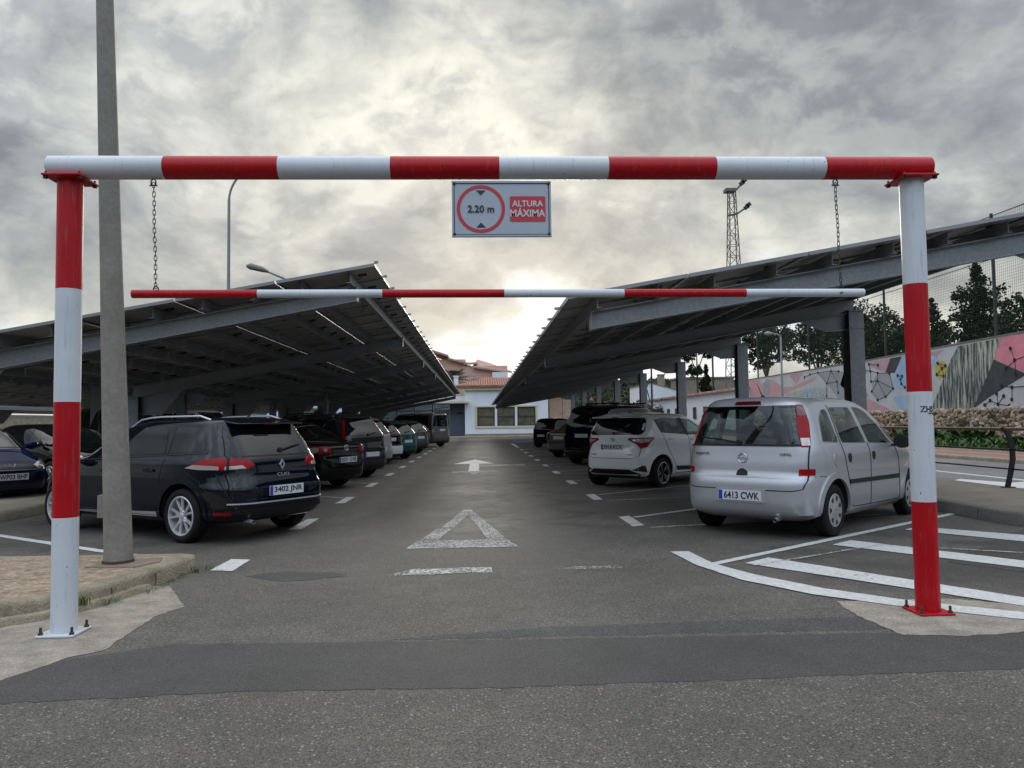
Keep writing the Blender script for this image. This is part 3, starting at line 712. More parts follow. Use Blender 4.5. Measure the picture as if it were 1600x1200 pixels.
def meriva():
    rows = [(.20,1.86,-1.84,.76,4.5,5),(.28,1.98,-1.95,.835,4.2,7),(.42,2.03,-1.985,.847,4,7),(.60,2.02,-1.985,.85,4,7),(.68,1.98,-1.96,.85,4,7),(.71,1.96,-1.93,.85,4,7),
            (.84,1.82,-1.915,.848,4.5,7.5),(.93,1.60,-1.90,.84,5,7.5),(1.0,1.34,-1.89,.825,5,7.5),(1.06,1.18,-1.88,.805,5,7.5),(1.3,.80,-1.82,.73,5,7),(1.45,.50,-1.765,.675,5,7),
            (1.54,.20,-1.725,.62,5,6.5),(1.585,-.08,-1.67,.54,5,6),(1.605,-.35,-1.55,.42,4.5,5),(1.612,-.6,-1.4,.28,4,4)]
    c = Car('compact_people_carrier','silver compact people carrier seen from behind, plate 6413 CWK, nearest car on the right',rows,2.63,.735,.30,MER[:2],MER[2],P_SILVER,cabin=(1.05,1.15))
    c.side('side_window',[(-1.53,1.08),(-1.50,1.075),(-1.13,1.06),(-1.17,1.455),(-1.30,1.45),(-1.44,1.34)],G_CLEAR,r=.05,cut=2.2)
    c.side('side_window',[(-1.04,1.055),(-.30,1.035),(-.45,1.48),(-1.06,1.475)],G_CLEAR,r=.035,cut=2.2)
    c.side('side_window',[(-.20,1.03),(.62,1.01),(.30,1.28),(.02,1.44),(-.15,1.478),(-.33,1.482)],G_CLEAR,r=.035,cut=2.2)
    c.side('side_window',[(.72,1.01),(1.00,1.0),(.46,1.24)],G_DARK,r=.02)
    c.rear('rear_window',[(-.70,1.055),(.70,1.055),(.66,1.30),(.60,1.50),(-.60,1.50),(-.66,1.30)],G_MID,r=.05,off=.007,cut=.9)
    c.patch('windscreen',[(-.70,1.1,1.04),(.70,1.1,1.04),(.56,.2,1.50),(-.56,.2,1.50)],(0,-1,0),G_CLEAR,r=.05,cut=1.0)
    c.rear('window_surround',[(-.735,1.035),(.735,1.035),(.735,1.06),(-.735,1.06)],K_PLAST,off=.010)
    D = (-.75,.66,0)
    c.patch('tail_light',[(.715,-1.88,1.03),(.795,-1.80,1.03),(.74,-1.70,1.30),(.67,-1.68,1.505),(.615,-1.75,1.505),(.665,-1.84,1.25)],D,K_RED,off=.012,r=.02,mirror=True,step=.05)
    c.patch('lamp_lens',[(.725,-1.88,1.045),(.785,-1.80,1.045),(.768,-1.78,1.13),(.705,-1.87,1.13)],D,K_LENS,off=.017,r=.01,mirror=True,step=.05)
    c.patch('lamp_lens',[(.645,-1.79,1.38),(.705,-1.70,1.38),(.67,-1.68,1.492),(.622,-1.76,1.492)],D,K_DRED,off=.017,r=.01,mirror=True,step=.05)
    c.patch('reflector',[(.70,-1.93,.715),(.845,-1.80,.715),(.845,-1.80,.785),(.70,-1.92,.785)],D,K_RED,off=.010,r=.005,mirror=True)
    c.rear('brake_light',[(-.17,1.515),(.17,1.515),(.15,1.555),(-.15,1.555)],K_DRED,off=.012,r=.01)
    for ln in ([(-.735,1.03),(-.735,.66),(-.70,.565),(-.6,.545),(.6,.545),(.70,.565),(.735,.66),(.735,1.03)],): c.seam(ln,'rear',w=.010)
    c.rear('panel_gap',[(-.72,.68),(.72,.68),(.72,.687),(-.72,.687)],c.paint,off=.004)
    c.rear('handle_recess',[(-.075,.70),(.075,.70),(.06,.755),(0,.785),(-.06,.755)],K_PLAST,off=.004,r=.02)
    c.patch('panel_gap',[(.85,-1.75,.695),(.85,-1.55,.69),(.85,-1.55,.697),(.85,-1.75,.702)],(-1,0,0),K_SEAM,off=.002,skirt=0,mirror=True)
    for ln in ([(-1.09,1.5),(-1.085,1.05),(-1.02,.80),(-.84,.30)],[(-.25,1.04),(-.24,.8),(-.27,.28)],[(.68,1.0),(.80,.8),(.82,.28)],[(-.84,.30),(.82,.27)]): c.seam(ln,w=.009)
    c.side('rub_strip',[(-.93,.575),(.78,.545),(.78,.60),(-.95,.625)],K_PLAST,off=.012,r=.01)
    c.patch('fuel_flap',[(.85,-1.27+.085*math.cos(a*PI/8),.87+.085*math.sin(a*PI/8)) for a in range(16)],(-1,0,0),c.paint,off=.006,skirt=.01)
    c.finish(); c.arches(wd=.07,off=.018); c.wheels('cover',.185,.175,K_CAP)
    hp = c.hit((0,-2,.475),(0,1,0)); MB().box((0,hp.y+.004,.475),(.62,.03,.15)).build('plate_surround',c.paint,c.root)
    c.plate('6413 CWK',.475); c.root.children  # plate sits in its surround
    badge(c,'bolt',(0,-1.9,.90),.055); word(c,'OPEL',.52,.945,.030,1.5,K_DISC); word(c,'MERIVA',-.52,.945,.030,1.3,K_DISC)
    c.handle(-.90,.875,K_PLAST,True); c.handle(-.12,.875,K_PLAST,True); c.mirrors(.60,1.03,K_PLAST); c.wiper(1.075,-.05,-.55); c.antenna(-1.35,.16)
    c.exhaust(.40,.225)
    c.seats([(.05,1.0,False),(-.85,1.02,True)])
    MB().box((0,.95,.98),(1.3,.35,.12)).build('dashboard',K_SEAT,c.root)
    # parcel on the mirrored plate surround height
    return c

def yaris():
    rows = [(.20,1.85,-1.70,.76,4.5,5),(.28,2.0,-1.82,.825,4,5),(.42,2.05,-1.90,.846,3.8,4.6),(.58,2.04,-1.905,.85,3.8,4.4),(.70,1.98,-1.87,.85,3.8,4.4),(.82,1.82,-1.82,.846,4.2,4.4),
            (.92,1.55,-1.80,.838,4.6,4.6),(1.0,1.20,-1.78,.815,5,5),(1.06,1.03,-1.76,.79,5,5.5),(1.25,.68,-1.66,.71,5,6.5),(1.38,.38,-1.57,.65,5,6.5),(1.45,.10,-1.52,.59,5,6),
            (1.485,-.15,-1.46,.50,4.5,5.5),(1.50,-.4,-1.3,.34,4,4)]
    c = Car('hatchback','white hatchback with black alloy wheels and plate 5918, second car on the right',rows,2.51,.74,.305,YAR[:2],YAR[2],P_WHITE,cabin=(1.05,1.05))
    c.side('side_window',[(-1.22,1.10),(-.28,1.045),(-.40,1.385),(-.95,1.40),(-1.30,1.36)],G_DARK,r=.03,cut=2.2)
    c.side('side_window',[(-.20,1.04),(.78,1.005),(.42,1.22),(.10,1.36),(-.28,1.39)],G_CLEAR,r=.03,cut=2.2)
    c.side('window_trim',[(-.30,1.04),(-.19,1.035),(-.27,1.395),(-.41,1.39)],K_PLAST,off=.006)
    c.rear('rear_window',[(-.60,1.06),(.60,1.06),(.66,1.14),(.60,1.36),(.56,1.395),(-.56,1.395),(-.60,1.36),(-.66,1.14)],G_PRIV,r=.05,off=.006)
    c.patch('windscreen',[(-.68,1,1.06),(.68,1,1.06),(.55,.2,1.42),(-.55,.2,1.42)],(0,-1,0),G_CLEAR,r=.05,cut=.9)
    b = MB(); b.hexa([(-.57,-1.38,1.425),(.57,-1.38,1.425),(.54,-1.38,1.465),(-.54,-1.38,1.465),(-.59,-1.70,1.40),(.59,-1.70,1.40),(.58,-1.70,1.418),(-.58,-1.70,1.418)])
    o = b.build('roof_spoiler',c.paint,c.root,30); bv = o.modifiers.new('b','BEVEL'); bv.width=.012; bv.segments=3
    MB().box((0,-1.705,1.409),(.16,.01,.014)).build('brake_light',K_DRED,c.root)
    D = (-.72,.69,0)
    c.patch('tail_light',[(.36,-1.80,.965),(.40,-1.80,1.0),(.70,-1.74,1.005),(.845,-1.52,1.01),(.83,-1.62,.93),(.80,-1.72,.82),(.68,-1.80,.79),(.60,-1.81,.87),(.48,-1.82,.92)],D,K_RED,off=.010,r=.012,mirror=True,step=.05)
    c.patch('lamp_lens',[(.44,-1.80,.972),(.70,-1.74,.985),(.82,-1.56,.985),(.80,-1.66,.925),(.68,-1.78,.90),(.52,-1.81,.935)],D,K_LENS,off=.015,r=.01,mirror=True,step=.05)
    c.rear('bumper_trim',[(-.62,.20),(.62,.20),(.60,.30),(.42,.385),(-.42,.385),(-.60,.30)],K_PLAST,off=.008,r=.02)
    c.patch('bumper_vent',[(.52,-1.89,.37),(.80,-1.78,.33),(.76,-1.82,.47)],D,K_PLAST,off=.006,mirror=True,r=.01)
    c.patch('reflector',[(.765,-1.80,.335),(.82,-1.76,.33),(.79,-1.78,.46),(.765,-1.8,.465)],D,K_RED,off=.010,mirror=True)
    c.seam([(-.50,.95),(-.62,.80),(-.60,.63),(-.45,.60),(.45,.60),(.60,.63),(.62,.80),(.50,.95)],'rear',w=.008)
    for ln in ([(-1.28,1.38),(-1.18,1.05),(-1.05,.78),(-.80,.45),(-.80,.27)],[(-.24,1.04),(-.22,.7),(-.26,.27)],[(.86,1.0),(.92,.7),(.85,.27)],[(-.80,.27),(.85,.27)]): c.seam(ln,w=.008)
    c.side('side_trim',[(-.74,.33),(.80,.30),(.80,.36),(-.78,.42)],K_PLAST,off=.008,r=.01)
    c.finish(); c.arches(wd=.05,off=.012); c.wheels('turbine',.215,.19,K_RIMDK)
    c.plate('5918 KC\u00b7'.replace('\u00b7','V'),.82); badge(c,'ovals',(0,-1.8,.965),.055); word(c,'YARIS',.44,.675,.026,1.5,K_DISC); word(c,'HYBRID',-.42,.675,.026,1.2,K_DISC)
    c.handle(-.93,.97,c.paint); c.handle(-.08,.95,c.paint); c.mirrors(.70,1.05,c.paint); c.wiper(1.09,.0,.35); c.antenna(-1.15,.12)
    c.seats([(.05,.97,False),(-.80,.97,True)])
    return c

# ---- simpler bodies for the rest of the rows
def H_ROWS(L, W, H, bl, hood=.95, rake=.30, nose=.8):
    """hatchback / estate / van family: L length, W half width, H height, bl belt height"""
    f = L/2; cw = f-nose*1.25
    return [(.20,f-.18,-f+.14,W*.9,4.5,5),(.29,f-.05,-f+.03,W*.975,4,5),(.48,f,-f,W,4,5),(.64,f-.02,-f+.02,W,4,5),(hood-.20,f-.12,-f+.06,W,4,5.5),(hood-.08,f-.42,-f+.08,W*.99,4.5,5.5),
            (hood,f-nose,-f+.10,W*.97,5,5.5),(bl+.03,cw,-f+.13,W*.94,5,6),(bl+(H-bl)*.45,cw-.42,-f+.13+rake*.4,W*.86,5,6.5),(H-.10,cw-.85,-f+.13+rake*.8,W*.76,5,6.5),
            (H-.045,cw-1.08,-f+.18+rake,W*.68,5,6),(H-.012,cw-1.3,-f+.28+rake,W*.56,4.5,5),(H,cw-1.5,-f+.45+rake,W*.36,4,4)]
def hatch(name, label, dims, loc, head, pm, group=None, cat='car', bumper=None, rails=None, lights='tall', plate='', rim='five', rr=.20, gl=None, nose=.8, rake=.48, pz=.78, bar=None, badge_=None, simple=False, lampm=None):
    L,W,H,bl,wb,wr = dims
    c = Car(name,label,H_ROWS(L,W,H,bl,rake=rake,nose=nose),wb,W-.11,wr,loc,head,pm,group,cat,detail=1)
    gl = gl or G_PRIV; f = L/2; z1 = H-.13
    cw = f-nose*1.25; y0 = -f+.35+rake*.5; k = (H-bl)
    c.side('side_window',[(y0,bl+.05),(-wb*.27,bl+.035),(-wb*.27,z1),(y0+rake*.6,z1-.02)],gl,r=.04)
    c.side('side_window',[(-wb*.24,bl+.035),(wb*.06,bl+.03),(wb*.06,z1),(-wb*.24,z1)],gl,r=.03)
    c.side('side_window',[(wb*.09,bl+.03),(cw-.12,bl+.02),(cw-.12-k*.55,z1-.06),(wb*.09,z1)],gl,r=.03)
    ww = W*.74
    c.rear('rear_window',[(-ww,bl+.04),(ww,bl+.04),(ww*.97,bl+k*.4),(ww*.82,z1+.01),(-ww*.82,z1+.01),(-ww*.97,bl+k*.4)],gl,r=.05,off=.006)
    c.patch('windscreen',[(-W*.8,cw,bl+.05),(W*.8,cw,bl+.05),(W*.66,cw-.8,z1+.03),(-W*.66,cw-.8,z1+.03)],(0,-1,-.1),gl,r=.05)
    D = (-.7,.7,0)
    if lights == 'tall': P = [(W*.89,-f+.14,bl-.14),(W*.95,-f+.22,bl-.14),(W*.885,-f+.24,bl+.2),(W*.785,-f+.30,z1-.02),(W*.755,-f+.26,z1-.02),(W*.85,-f+.17,bl+.15)]
    elif lights == 'block': P = [(W*.72,-f+.05,bl-.22),(W*.98,-f+.3,bl-.22),(W*.96,-f+.35,bl+.02),(W*.76,-f+.05,bl+.02)]
    else: P = [(W*.55,-f+.05,bl-.16),(W*.97,-f+.35,bl-.20),(W*.96,-f+.45,bl-.02),(W*.62,-f+.05,bl-.03)]
    c.patch('tail_light',P,D,lampm or K_RED,off=.010,r=.02,mirror=True,step=.07)
    c.patch('lamp_lens',[(P[0][0]+.02,P[0][1],P[0][2]+.02),(P[1][0]-.01,P[1][1],P[1][2]+.02),(P[1][0]-.02,P[1][1],P[1][2]+.08),(P[0][0]+.01,P[0][1],P[0][2]+.08)],D,lampm or K_LENS,off=.014,mirror=True,step=.07)
    if bumper: c.rear('rear_bumper',[(-W*.97,.33),(W*.97,.33),(W*.97,.60),(-W*.97,.60)],bumper,off=.03,r=.03)
    c.rear('bumper_trim',[(-W*.7,.21),(W*.7,.21),(W*.68,.32),(-W*.68,.32)],K_PLAST,off=.012,r=.02)
    if not simple:
        c.seam([(-W*.8,bl),(-W*.8,.66),(W*.8,.66),(W*.8,bl)],'rear')
        for ln in ([(-wb*.255,z1),(-wb*.255,.9),(-wb*.33,.28)],[(wb*.075,z1),(wb*.075,.28)],[(wb*.34,bl),(wb*.34,.28)]): c.seam(ln)
    c.front('headlight',[(W*.50,.66),(W*.93,.68),(W*.95,.80),(W*.58,.74)],K_LENS,off=.01,r=.02,mirror=True)
    c.front('grille',[(-W*.45,.35),(W*.45,.35),(W*.5,.58),(-W*.5,.58)],K_PLAST,off=.008,r=.03)
    c.finish(); c.arches(wd=.05); c.wheels(rim,rr,.2)
    c.plate(plate,pz); c.mirrors(cw-.2,bl+.06,K_PLAST)
    if rails: c.rails(-f+.6+rake,cw-1.0,W*.62,rails)
    if bar:
        for y in bar:
            MB().tube([(-W*.72,y,H+.06),(W*.72,y,H+.06)],.02,8).tube([(-W*.6,y,H-.06),(-W*.6,y,H+.06)],.02,6).tube([(W*.6,y,H-.06),(W*.6,y,H+.06)],.02,6).build('roof_bar',K_PLAST,c.root)
    c.wiper(bl+.06,0,.35)
    if badge_: badge(c,badge_,(0,-f,bl-.08),.05)
    return c
def saloon(name, label, dims, loc, head, pm, lights, plate, badge_=None, pz=.62, rim='five', bumper_strip=False):
    L,W,H,bl,wb,wr = dims; f = L/2; dk = bl+.02
    rows = [(.20,f-.18,-f+.16,W*.9,4.5,4.5),(.29,f-.05,-f+.03,W*.975,4,4.2),(.48,f,-f,W,3.8,4.0),(.62,f-.02,-f+.02,W,3.8,4.2),(.74,f-.1,-f+.05,W,4,4.4),(.86,f-.45,-f+.07,W*.99,4.5,4.8),
            (.93,f-.85,-f+.12,W*.97,5,5),(bl,f-1.12,-f+.22,W*.95,5,5),(dk+.035,f-1.25,-f+.55,W*.90,5,5),(bl+(H-bl)*.45,f-1.62,-f+.95,W*.82,5,5),(H-.10,f-2.05,-f+1.35,W*.72,5,5),
            (H-.04,f-2.3,-f+1.6,W*.64,4.5,4.5),(H-.01,f-2.5,-f+1.85,W*.5,4,4),(H,f-2.6,-f+2.05,W*.34,4,4)]
    c = Car(name,label,rows,wb,W-.11,wr,loc,head,pm,detail=1)
    z1 = H-.12
    c.side('side_window',[(-f+1.0,bl+.08),(-wb*.05,bl+.05),(-wb*.05,z1),(-f+1.75,z1-.04)],G_PRIV,r=.05)
    c.side('side_window',[(-wb*.02,bl+.05),(f-1.55,bl+.05),(f-2.2,z1-.04),(-wb*.02,z1)],G_PRIV,r=.03)
    c.rear('rear_window',[(-W*.72,bl+.10),(W*.72,bl+.10),(W*.58,z1),(-W*.58,z1)],G_PRIV,r=.06,off=.006)
    c.patch('windscreen',[(-W*.8,1,bl+.07),(W*.8,1,bl+.07),(W*.64,.2,z1),(-W*.64,.2,z1)],(0,-1,-.1),G_PRIV,r=.05)
    D = (-.5,.86,0)
    if lights == 'round':
        c.patch('tail_light',[(W*.50,-f,.77),(W*.95,-f+.3,.75),(W*.95,-f+.3,.90),(W*.55,-f,.91)],D,K_RED,off=.010,r=.03,mirror=True)
        for q,rr_ in ((W*.80,.052),(W*.62,.038)):
            c.patch('lamp_lens',[(q+rr_*math.cos(a*PI/8),-f,.832+rr_*math.sin(a*PI/8)) for a in range(16)],(0,1,0),K_LENS,off=.022,mirror=True,step=.03)
    else:
        c.patch('tail_light',[(W*.55,-f,.66),(W*.97,-f+.25,.66),(W*.97,-f+.25,.88),(W*.55,-f,.90)],D,K_DRED,off=.010,r=.02,mirror=True)
    if bumper_strip: c.rear('bumper_trim',[(-W*.98,.56),(W*.98,.56),(W*.98,.60),(-W*.98,.60)],K_PLAST,off=.02)
    c.rear('bumper_trim',[(-W*.7,.21),(W*.7,.21),(W*.68,.30),(-W*.68,.30)],K_PLAST,off=.012,r=.02)
    c.seam([(-W*.75,.95),(-W*.5,.66),(W*.5,.66),(W*.75,.95)],'rear')
    for ln in ([(-wb*.035,z1),(-wb*.035,.28)],[(-wb*.28,bl),(-wb*.33,.3)],[(wb*.34,bl),(wb*.34,.28)]): c.seam(ln)
    c.finish(); c.arches(); c.wheels(rim,.205,.2); c.plate(plate,pz); c.mirrors(f-1.6,bl+.08,pm)
    if badge_: badge(c,badge_,(0,-f,.86),.055)
    return c

def blue_saloon():
    """faces the camera"""
    W,H,bl,f,wb = .85,1.43,.93,2.10,2.6
    rows = [(.20,f-.20,-f+.16,W*.9,4,4.5),(.29,f-.05,-f+.03,W*.975,3.6,4.2),(.46,f,-f,W,3.4,4.0),(.60,f-.02,-f+.02,W,3.4,4.2),(.66,f-.07,-f+.05,W,3.5,4.4),(.74,f-.24,-f+.07,W*.99,3.8,4.8),
            (.83,f-.60,-f+.12,W*.98,4.5,5),(.93,f-1.05,-f+.22,W*.95,5,5),(.98,f-1.22,-f+.4,W*.90,5,5),(1.18,f-1.62,-f+.8,W*.82,4.5,5),(1.32,f-1.98,-f+1.2,W*.74,4.5,5),
            (1.39,f-2.25,-f+1.5,W*.64,4.5,4.5),(1.42,f-2.45,-f+1.75,W*.5,4,4),(H,f-2.55,-f+1.95,W*.34,4,4)]
    c = Car('hatchback','dark blue hatchback facing the camera at the left edge, front plate WP03',rows,wb,.73,.305,PEU[:2],PEU[2],P_BLUE)
    c.patch('windscreen',[(-.70,1,.985),(.70,1,.985),(.56,.2,1.34),(-.56,.2,1.34)],(0,-1,-.15),G_PRIV,r=.06)
    for a in ([(-1.0,1.02),(-.1,.99),(-.1,1.3),(-.75,1.29)],[(-.05,.99),(.62,.97),(.2,1.22),(-.05,1.31)]): c.side('side_window',a,G_PRIV,r=.04)
    c.patch('headlight',[(.46,2.03,.63),(.84,1.80,.68),(.84,1.7,.80),(.62,1.90,.755),(.44,2.0,.70)],(-.35,-.93,0),K_LENS,off=.012,r=.03,mirror=True)
    c.front('grille',[(-.40,.635),(.40,.635),(.42,.70),(-.42,.70)],K_PLAST,off=.006,r=.02)
    c.front('grille',[(-.60,.28),(.60,.28),(.56,.38),(-.56,.38)],K_PLAST,off=.006,r=.02)
    c.front('bumper_trim',[(-.80,.615),(.80,.615),(.80,.628),(-.80,.628)],K_CHROME,off=.012)
    c.finish(); c.arches(); c.wheels('five',.19,.19); c.plate('WP03 BHF',.505,rear=False); badge(c,'beast',(0,2.0,.685),.045,back=True); c.mirrors(.66,1.03,P_BLUE)
    p = c.hit((0,f-1.2,2),(0,0,-1))
    MB().tube([(-.6,f-1.16,p.z+.02),(-.1,f-1.20,p.z+.035),(.05,f-1.17,p.z+.02)],.008,6).tube([(.0,f-1.14,p.z+.02),(.5,f-1.22,p.z+.035),(.62,f-1.2,p.z+.02)],.008,6).build('wiper',K_PLAST,c.root)
    return c
# ------------------------------------------------------------------ world, sun, camera
def world():
    w = bpy.data.worlds.new('World'); S.world = w; w.use_nodes = True; t = NT(w); t.N.clear()
    tc = t.n('TexCoord').outputs['Generated']
    sep = t.n('SeparateXYZ'); t.L.new(tc, sep.inputs[0]); X,Y,Z = sep.outputs
    sky = t.n('TexSky', sky_type='NISHITA', sun_disc=False); sky.sun_elevation = R(10); sky.sun_rotation = R(3); sky.air_density = 1.2; sky.dust_density = 2.
    skyc = t.mix(1., sky.outputs[0], (.07,.07,.07), 'MULTIPLY')
    # clouds live on a slightly domed layer overhead
    zz = t.math('ADD', t.math('MAXIMUM', Z, 0.), .34)
    cu = t.n('CombineXYZ'); t.put(cu.inputs[0], t.math('MULTIPLY', X, 2.1)); t.put(cu.inputs[1], t.math('MULTIPLY', t.math('POWER', t.math('MAXIMUM', Z, 0.), .85), 3.0)); t.put(cu.inputs[2], t.math('MULTIPLY', Y, 2.1))
    p = cu.outputs[0]
    def warp(v, sc, amt, det=5):
        wn = t.n('TexNoise'); t.L.new(v, wn.inputs['Vector']); wn.inputs['Scale'].default_value = sc; wn.inputs['Detail'].default_value = det
        sub = t.n('VectorMath', operation='SUBTRACT'); t.L.new(wn.outputs['Color'], sub.inputs[0]); sub.inputs[1].default_value = (.5,.5,.5)
        wv = t.n('VectorMath', operation='SCALE'); t.L.new(sub.outputs[0], wv.inputs[0]); wv.inputs['Scale'].default_value = amt
        ad = t.n('VectorMath', operation='ADD'); t.L.new(v, ad.inputs[0]); t.L.new(wv.outputs[0], ad.inputs[1]); return ad.outputs[0]
    q = warp(warp(p, 1.0, .38, 3), 5., .05, 3)
    n3 = t.noise(t.map(p, loc=(1,9,2)), .9, 3, .5)
    def dens(v):
        a1 = t.noise(v, 1.75, 10, .55); a2 = t.noise(t.map(v, loc=(7.3,2.1,4)), 5.5, 8, .58)
        bl_ = t.math('ABSOLUTE', t.math('SUBTRACT', t.math('MULTIPLY', t.noise(t.map(v, loc=(2,5,1)), 3.6, 7, .52), 2.), 1.))
        return t.math('SUBTRACT', t.math('ADD', t.math('MULTIPLY', a1, .66), t.math('MULTIPLY', a2, .16)), t.math('MULTIPLY', bl_, .22)), a1
    d0, n1 = dens(q); d = t.math('ADD', d0, t.math('MULTIPLY', n3, .34))
    # the side of each billow that faces the hidden sun is lighter
    sh = t.n('VectorMath', operation='ADD'); t.L.new(q, sh.inputs[0]); sh.inputs[1].default_value = (0,-.055,.02)
    d1, _ = dens(sh.outputs[0]); lit = t.math('SUBTRACT', d0, d1)
    thick = t.ss(d, .435, .60)
    dt = t.n('VectorMath', operation='DOT_PRODUCT'); t.L.new(tc, dt.inputs[0]); dt.inputs[1].default_value = Vector((.02,1,.12)).normalized()
    glow = t.math('POWER', t.math('MAXIMUM', dt.outputs['Value'], 0.), 40.)
    wide = t.math('POWER', t.math('MAXIMUM', dt.outputs['Value'], 0.), 11.)
    bright = t.mix(wide, (.40,.425,.44), (.60,.585,.50))
    dark = t.mix(t.ss(n3,.35,.65), (.20,.22,.24), (.265,.283,.30))
    dark = t.mix(t.math('MULTIPLY', wide, .25), dark, (.47,.47,.43))
    c = t.mix(thick, bright, dark)
    rim = t.ss(lit, -.045, .06)
    rc = t.n('CombineColor'); [t.put(rc.inputs[i], t.math('ADD', v, t.math('MULTIPLY', rim, w_))) for i,(v,w_) in enumerate(((.80,.46),(.81,.44),(.85,.34)))]
    c = t.mix(1., c, rc.outputs[0], 'MULTIPLY')
    edge = t.math('MULTIPLY', t.ss(d, .38, .44), t.ss(d, .50, .44))
    c = t.mix(t.math('MULTIPLY', t.math('MULTIPLY', edge, wide), .55), c, (.76,.74,.64))
    mott = t.ss(t.noise(t.map(q, loc=(3,3,9)), 9., 8, .65), .3, .7, .93, 1.07)
    cc = t.n('CombineColor'); [t.put(cc.inputs[i], mott) for i in range(3)]
    c = t.mix(1., c, cc.outputs[0], 'MULTIPLY')
    c = t.mix(t.math('MULTIPLY', glow, t.math('SUBTRACT', .54, t.math('MULTIPLY', thick, .4))), c, (.98,.97,.90))
    low = t.math('MULTIPLY', t.math('MULTIPLY', t.ss(Z, .30, .06), t.math('SUBTRACT', 1., t.math('MULTIPLY', thick, .7))), .55)
    c = t.mix(low, c, (.72,.70,.60))
    gn = t.math('MULTIPLY', t.math('SUBTRACT', n1, .5), .55)
    gr = t.math('SQRT', t.math('ADD', t.math('POWER', t.math('DIVIDE', t.math('ADD', X, .03), 2.6), 2.), t.math('POWER', t.math('SUBTRACT', Z, .02), 2.)))
    gap = t.math('MULTIPLY', t.ss(t.math('ADD', gr, gn), .185, .10), t.ss(Y,0,.5))
    c = t.mix(t.math('MULTIPLY', gap, .85), c, (.74,.80,.85))
    # behind the camera: thinner cloud, brighter and bluer high up, dim near the horizon
    back = t.ss(Y, .3, -.5)
    # unseen ragged skyline of houses and trees, painted in for reflections, then open sky
    sk = t.math('SUBTRACT', Z, t.math('MULTIPLY', t.noise(t.map(tc, scale=(1,1,.2)), 9., 4, .6), .22))
    hz = t.math('ADD', t.math('MULTIPLY', t.ss(sk, .06, .10), .30), t.ss(Z, .15, .6, 0, .70))
    bc = t.mix(t.math('MULTIPLY', thick, .8), (1.40,1.60,1.86), (.62,.72,.88))
    bc = t.mix(hz, (.05,.055,.06), bc)
    c = t.mix(back, c, bc)
    up = t.math('MULTIPLY', t.ss(Z, .52, .85), t.math('SUBTRACT', 1., back))
    c = t.mix(t.math('MULTIPLY', up, .9), c, (1.5,1.52,1.56))
    c = t.mix(t.ss(Z, 0., -.05), c, (.10,.10,.095))
    c = t.mix(.965, skyc, c)
    bg = t.n('Background'); t.L.new(c, bg.inputs[0]); bg.inputs[1].default_value = 1.0
    o = t.n('OutputWorld'); t.L.new(bg.outputs[0], o.inputs[0])
world()
sl = bpy.data.lights.new('sun','SUN'); sl.energy = .5; sl.angle = R(14); sl.color = (1,.93,.80)
so = link('sun', sl); so.rotation_euler = (R(90-10), 0, R(180-3))   # low, ahead of the camera

cam = bpy.data.cameras.new('camera'); co = link('camera', cam); S.camera = co
cam.sensor_width = 36; cam.sensor_fit = 'HORIZONTAL'; cam.lens = 36*1202/1600; cam.clip_start = .05; cam.clip_end = 4000
Rw = Matrix(((0.99901235,0.01136711,0.04295479),(-0.04233852,-0.04981003,0.99786092),(-0.01348237,0.99869402,0.04927957)))
rx = Vector((Rw[0][0],Rw[1][0],Rw[2][0])); uy = Vector((Rw[0][1],Rw[1][1],Rw[2][1])); fw = Vector((Rw[0][2],Rw[1][2],Rw[2][2]))
co.matrix_world = Matrix(((rx.x,uy.x,-fw.x,0),(rx.y,uy.y,-fw.y,0),(rx.z,uy.z,-fw.z,1.35),(0,0,0,1)))
S.view_settings.view_transform = 'Standard'; S.view_settings.look = 'None'; S.view_settings.exposure = .46; S.view_settings.gamma = 1
S.render.engine = 'CYCLES'; S.cycles.max_bounces = 6; S.cycles.transparent_max_bounces = 12; S.cycles.caustics_reflective = False; S.cycles.caustics_refractive = False

# ------------------------------------------------------------------ ground
def sheet(name, pts, z, m, kind='structure', top=None):
    b = MB(); b.poly([(x,y,z) for x,y in pts]); o = b.build(name, m); tag(o, kind=kind); return o
def rag(pts, amp=.03, step=.08, seed=1, closed=True):
    """roughen an outline"""
    rd = random.Random(seed); out = []; n = len(pts)
    for i in range(n if closed else n-1):
        a = Vector(pts[i]); c = Vector(pts[(i+1)%n]); k = max(1,int((c-a).length/step)); nn = Vector((-(c-a).y,(c-a).x)).normalized()
        for j in range(k):
            out.append(tuple(a+(c-a)*j/k + nn*rd.uniform(-amp,amp)*(1 if j else .3)))
    return out
b = MB(); b.poly([(-900,-60,-.03),(900,-60,-.03),(900,1500,-.03),(-900,1500,-.03)])
tag(b.build('ground', mat('dry_ground',(.10,.10,.07),.95,noise=.3,nscale=.05)), kind='structure')
sheet('car_park_surface', [(-60,4.4),(8.9,4.4),(8.9,66.5),(-60,66.5)], 0, M['asphalt'])
sheet('road', [(-40,-12),(40,-12),(40,4.4),(-40,4.4)], 0, M['asphalt_old'])
pts = rag([(-14,3.93),(-2.4,3.96),(-1.15,4.04),(.15,3.98),(2.9,4.05),(14,4.35)],.013,.05,3,False)
far = rag([(14,5.1),(3.4,4.76),(.19,4.84),(-1.2,4.90),(-1.9,4.93),(-2.44,4.66),(-2.6,4.33),(-14,4.3)],.013,.05,4,False)
sheet('trench_patch', pts+far, .0018, M['asphalt_new'])
sheet('asphalt_seam_patch', rag([(-.6,4.90),(3.2,4.86),(3.1,5.2),(.4,5.12)],.02,.06,14), .0012, asphalt('seam_asphalt',(.05,.05,.049),(.07,.069,.066),.3,stain=False))
